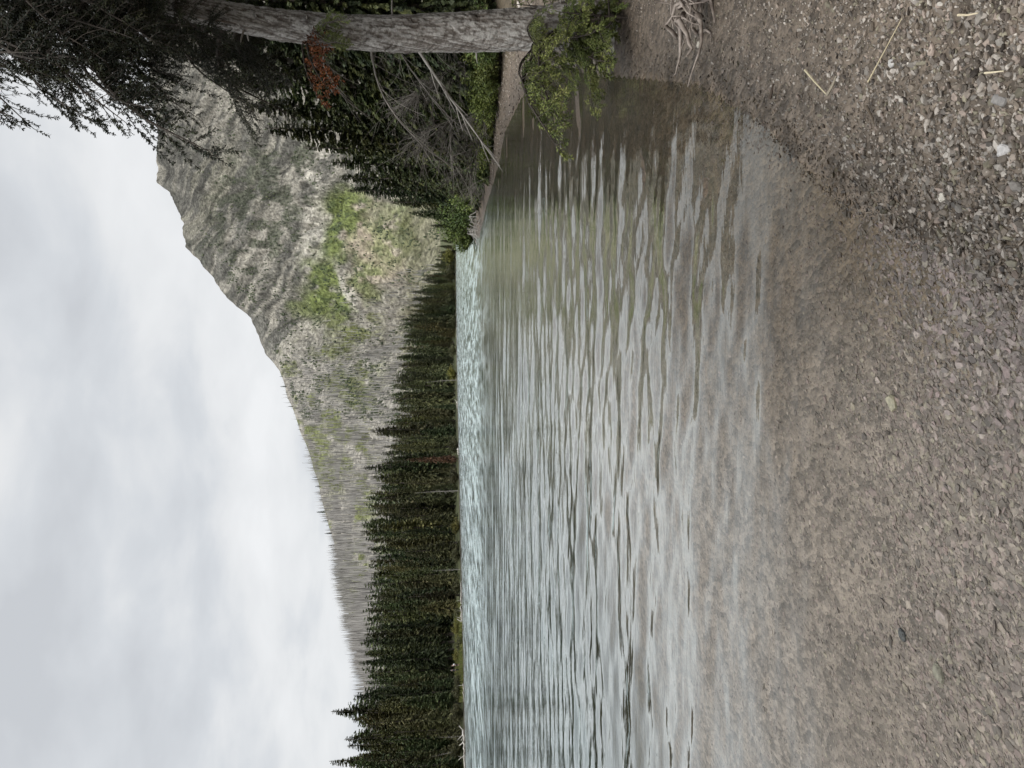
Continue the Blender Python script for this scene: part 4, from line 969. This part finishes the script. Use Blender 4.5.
log(404, 410, 1.2, 0.2, 'short pale log at the waterline below the burnt grassy patch')
log(452, 457, 1.2, 0.22, 'short white log at the foot of the double-topped spire')
log(686, 704, 0.8, 0.07, 'thin dark-ended pole at the waterline near the olive conifer')

# people
def skin_person(name, joints, edges, mat_, smooth=2):
    me = bpy.data.meshes.new(name); me.from_pydata([j[0] for j in joints], edges, []); me.update()
    o = bpy.data.objects.new('tmp', me); COL.objects.link(o)
    md = o.modifiers.new('s', 'SKIN'); 
    for i, j in enumerate(joints):
        me.skin_vertices[0].data[i].radius = (j[1], j[1] * (j[2] if len(j) > 2 else 1))
        me.skin_vertices[0].data[i].use_root = (i == 0)
    o.modifiers.new('d', 'SUBSURF').levels = smooth
    dg = bpy.context.evaluated_depsgraph_get(); nm = bpy.data.meshes.new_from_object(o.evaluated_get(dg)); nm.name = name
    bpy.data.objects.remove(o); nm.materials.clear(); nm.materials.append(mat_)
    for p_ in nm.polygons: p_.use_smooth = True
    return nm
def flat_mat(name, c):
    m, nt, b = mat(name); n = N(nt, 'ShaderNodeTexNoise'); n.inputs['Scale'].default_value = 25
    nt.links.new(mix(nt, tuple(q * 0.8 for q in c), tuple(min(1, q * 1.15) for q in c), n.outputs[0]), b.inputs['Base Color']); b.inputs['Roughness'].default_value = 0.8; return m
def make_person(loc, rz, top, legs, label, bend=0.0, hat=None, pack=None, s=1.0):
    t = empty('person', loc, label, 'person', None, rz, s)
    lx = math.sin(bend)
    J = [((0, 0, .95), .13, .8), ((lx * .12, 0, 1.12), .135, .75), ((lx * .3, 0, 1.36), .16, .65), ((lx * .38, 0, 1.47), .062), ((lx * .45, 0, 1.56), .075), ((lx * .48 + .01, 0, 1.66), .088), ((lx * .48, 0, 1.73), .062),
         ((0, .10, .88), .10), ((.03, .12, .50), .068), ((-.01, .13, .09), .045), ((.13, .15, .03), .035), ((0, -.10, .88), .10), ((.05, -.12, .50), .068), ((-.03, -.13, .09), .045), ((.11, -.15, .03), .035),
         ((lx * .3, .20, 1.38), .062), ((lx * .3 + .05, .27, 1.12), .047), ((lx * .3 + .22, .22, .93), .036), ((lx * .3 + .28, .20, .86), .03), ((lx * .3, -.20, 1.38), .062), ((lx * .3 + .05, -.27, 1.12), .047), ((lx * .3 + .2, -.24, .95), .036), ((lx * .3 + .26, -.22, .88), .03)]
    E = [(0, 1), (1, 2), (2, 3), (3, 4), (4, 5), (5, 6), (0, 7), (7, 8), (8, 9), (9, 10), (0, 11), (11, 12), (12, 13), (13, 14), (2, 15), (15, 16), (16, 17), (17, 18), (2, 19), (19, 20), (20, 21), (21, 22)]
    link('body', skin_person('person_body', J, E, SKIN), t)
    jk = [(J[0][0], .145, .85), (J[1][0], .15, .8), (J[2][0], .178, .68), ((lx * .36, 0, 1.45), .085), (J[15][0], .078), (J[16][0], .062), ((lx * .3 + .13, .245, 1.02), .05), (J[19][0], .078), (J[20][0], .062), ((lx * .3 + .13, -.255, 1.03), .05)]
    link('jacket', skin_person('person_jacket', jk, [(0, 1), (1, 2), (2, 3), (2, 4), (4, 5), (5, 6), (2, 7), (7, 8), (8, 9)], top), t)
    long = legs[1]
    tr2 = [((0, 0, .97), .14, .85), (J[7][0], .112), ((.028, .12, .58 if not long else .50), .085), (J[11][0], .112), ((.045, -.12, .58 if not long else .50), .085)]
    e2 = [(0, 1), (1, 2), (0, 3), (3, 4)]
    if long: tr2 += [((-.01, .13, .1), .062), ((-.03, -.13, .1), .062)]; e2 += [(2, 5), (4, 6)]
    link('trousers', skin_person('person_trousers', tr2, e2, legs[0]), t)
    hd = J[5][0]
    link('hair' if hat is None else 'cap', skin_person('person_cap', [((hd[0] - .035, 0, hd[2] - .01), .085), ((hd[0] - .015, 0, hd[2] + .05), .092), ((hd[0], 0, hd[2] + .085), .06)], [(0, 1), (1, 2)], hat or HAIR), t)
    if pack is not None: link('backpack', skin_person('person_pack', [((lx * .1 - .22, 0, 1.08), .13, 1.2), ((lx * .25 - .23, 0, 1.25), .15, 1.2), ((lx * .3 - .19, 0, 1.42), .11, 1.2)], [(0, 1), (1, 2)], pack), t)
    return t
SKIN = flat_mat('skin', (0.50, 0.34, 0.26)); HAIR = flat_mat('hair', (0.05, 0.035, 0.025)); BLACK = flat_mat('black_cloth', (0.018, 0.019, 0.024)); WHITE = flat_mat('white_cloth', (0.78, 0.78, 0.78)); KHAKI = flat_mat('khaki_cloth', (0.33, 0.27, 0.19)); NAVY = flat_mat('navy_cloth', (0.03, 0.04, 0.07))
def at_shore(py, off): s = shore_pt(py)[0]; q = s * (1 + off / np.linalg.norm(s)); return (q[0], q[1], gz(*q))
make_person(at_shore(667.0, 4.6), math.radians(150), BLACK, (BLACK, False), 'person in black top and shorts with a white backpack on the far grass', 0.35, None, WHITE)
make_person(at_shore(672.0, 5.4), math.radians(200), NAVY, (BLACK, True), 'person in dark clothes and a white cap on the far grass', 0.15, WHITE, None)

# ---------------------------------------------------------------- single stones, stalks and sticks on the near shore
def stone(px, py, size, c, label, sunk=0.3, z=None):
    p = at_z(px, py, 0.0); zz = gz(p[0], p[1]); p = at_z(px, py, zz); zz = gz(p[0], p[1])
    r = np.random.default_rng(int(px * 7 + py)); k = 9; b = MB(); V = []
    a_ = np.arange(k) / k * 6.283 + r.normal(0, .15, k); R0 = size * .5 * r.uniform(.75, 1.15, k); el = r.uniform(.55, .85); ro = r.uniform(0.3, 1.2)
    for f, h in ((.85, -.25), (1.0, .05), (.96, .22), (.72, .36)):
        x_, y_ = R0 * np.cos(a_) * f, R0 * np.sin(a_) * el * f
        V.append(np.stack([x_ * math.cos(ro) - y_ * math.sin(ro), x_ * math.sin(ro) + y_ * math.cos(ro), h * size * .6 + r.normal(0, .02 * size, k)], -1))
    j = np.arange(k); j2 = (j + 1) % k; q = np.concatenate([np.stack([i * k + j, i * k + j2, i * k + k + j2, i * k + k + j], -1) for i in range(3)])
    b.add(np.concatenate(V), [q, (3 * k + j)[None]], np.tile(np.array(c), (4 * k, 1)))
    o = b.build('stone', M_STONE); o.location = (p[0], p[1], zz); tag(o, label, 'stone', 'single larger stones on the shore')
stone(943, 197, .055, (.62, .58, .50), 'pale pointed stone at the edge of the wet gravel'); stone(893, 63, .06, (.55, .53, .50), 'pale rounded stone beside the long straw'); stone(1002, 100, .085, (.26, .245, .23), 'largest grey flat stone on the dry gravel near the frame edge')
stone(893, 402, .09, (.40, .37, .26), 'pale tan flat stone under the shallow water'); stone(1018, 186, .07, (.22, .20, .18), 'dark wet stone near the lower frame edge'); stone(1005, 150, .07, (.52, .50, .48), 'whitish stone below the largest grey stone')
stone(940, 672, .09, (.36, .345, .28), 'pale greenish flat stone lying under the water'); stone(903, 635, .06, (.10, .105, .11), 'dark round stone under the water'); stone(945, 618, .10, (.38, .32, .28), 'pinkish triangular slab under the water'); stone(700, 45, .09, (.52, .48, .40), 'cream stone below the driftwood roots')
def stalk(pts, r_, c, name, label, cat):
    P = []
    for px, py, h in pts:
        p = at_z(px, py, 0.05); p = at_z(px, py, gz(p[0], p[1]) + h); P.append([p[0], p[1], gz(p[0], p[1]) + h])
    P = np.array(P); o0 = P[0].copy(); b = MB(); b.tube(P - o0, np.linspace(r_, r_ * .5, len(P)), 6, np.array(c)); o = b.build(name, M_DRY); o.location = o0; tag(o, label, cat)
M_DRY = attr_mat('dry_stalks', 0.8, 0.2)
stalk([(868, 82, .03), (884, 52, .035), (902, 18, .03)], .0035, (.42, .36, .24), 'straw', 'long thin straw slanting across the dry gravel', 'straw')
stalk([(805, 70, .03), (815, 82, .04), (827, 95, .03)], .006, (.42, .37, .25), 'twig', 'pale yellow twig forming one arm of a V on the gravel', 'twig')
stalk([(827, 95, .03), (833, 85, .04), (836, 76, .03)], .008, (.24, .21, .16), 'twig', 'grey-brown twig forming the other arm of the V', 'twig')
stalk([(958, 15, .03), (968, 15, .035), (978, 13, .03)], .005, (.50, .43, .30), 'twig', 'short pale twig near the shore frame edge', 'twig')
stalk([(985, 73, .03), (995, 72, .035), (1004, 71, .03)], .004, (.55, .48, .34), 'straw', 'short pale straw beside the largest grey stone', 'straw')
stalk([(866, 106, .03), (872, 118, .03), (874, 124, .03)], .007, (.10, .08, .06), 'twig', 'short dark twig below the V of twigs', 'twig')
stalk([(770, 98, .02), (772, 90, .03), (773, 84, .02)], .010, (.06, .045, .035), 'twig', 'dark stubby twig at the wet edge above the V', 'twig')

# ---------------------------------------------------------------- sky and sun
w = bpy.data.worlds.new('World'); SC.world = w; w.use_nodes = True; nt = w.node_tree
bg = nt.nodes['Background']; bg.inputs['Strength'].default_value = 0.1
SUN_EL, SUN_AZ = math.radians(52), math.radians(215)     # azimuth clockwise from +Y: high, behind and a little left
sky = N(nt, 'ShaderNodeTexSky', sky_type='NISHITA'); sky.sun_disc = False; sky.sun_elevation = SUN_EL; sky.sun_rotation = SUN_AZ
tc = N(nt, 'ShaderNodeTexCoord'); sx = N(nt, 'ShaderNodeSeparateXYZ'); nt.links.new(tc.outputs['Generated'], sx.inputs[0])
zc = math_(nt, 'ADD', math_(nt, 'MAXIMUM', sx.outputs[2], 0.0), 0.34)
cx = N(nt, 'ShaderNodeCombineXYZ'); nt.links.new(math_(nt, 'DIVIDE', sx.outputs[0], zc), cx.inputs[0]); nt.links.new(math_(nt, 'DIVIDE', sx.outputs[1], zc), cx.inputs[1])
def cloud(scale, det, loc, dist=0.0):
    mp = N(nt, 'ShaderNodeMapping'); mp.inputs['Location'].default_value = loc; mp.inputs['Scale'].default_value = scale; nt.links.new(cx.outputs[0], mp.inputs[0])
    n = N(nt, 'ShaderNodeTexNoise'); n.inputs['Scale'].default_value = 1; n.inputs['Detail'].default_value = det; n.inputs['Roughness'].default_value = 0.5; n.inputs['Distortion'].default_value = dist
    nt.links.new(mp.outputs[0], n.inputs['Vector']); return n.outputs[0]
c1 = cloud((1.3, 1.7, 1), 5, (3.1, 1.7, 0), 0.3); c2 = cloud((3.6, 4.4, 1), 6, (7.7, 2.2, 0), 0.25)
fac = math_(nt, 'ADD', math_(nt, 'MULTIPLY', c1, 0.55), math_(nt, 'MULTIPLY', c2, 0.45))
cc = ramp(nt, fac, [(0.37, (0.575, 0.597, 0.628)), (0.46, (0.66, 0.685, 0.715)), (0.54, (0.78, 0.793, 0.805)), (0.64, (0.86, 0.87, 0.88))])
vm = N(nt, 'ShaderNodeVectorMath', operation='SCALE'); nt.links.new(cc, vm.inputs[0]); nt.links.new(maprange(nt, sx.outputs[2], 0.50, 0.95, 10.0, 34.0), vm.inputs['Scale'])
mx = mix(nt, sky.outputs[0], vm.outputs[0], 0.95)
nt.links.new(mx, bg.inputs[0])
sl = bpy.data.lights.new('sun', 'SUN'); sl.energy = 1.5; sl.angle = math.radians(14); sl.color = (1.0, 0.96, 0.90)
so = bpy.data.objects.new('sun', sl); COL.objects.link(so)
sdv = Vector((math.sin(SUN_AZ) * math.cos(SUN_EL), math.cos(SUN_AZ) * math.cos(SUN_EL), math.sin(SUN_EL)))
so.rotation_euler = sdv.to_track_quat('Z', 'Y').to_euler()

vs = SC.view_settings; vs.view_transform = 'Standard'; vs.look = 'None'; vs.exposure = 0.08; vs.gamma = 1.0
SC.render.engine = 'CYCLES'
cy = SC.cycles; cy.max_bounces = 5; cy.diffuse_bounces = 2; cy.glossy_bounces = 3; cy.transparent_max_bounces = 8; cy.caustics_reflective = False; cy.caustics_refractive = False
cy.use_denoising = True; cy.denoiser = 'OPENIMAGEDENOISE'; cy.use_adaptive_sampling = True; cy.adaptive_threshold = 0.03
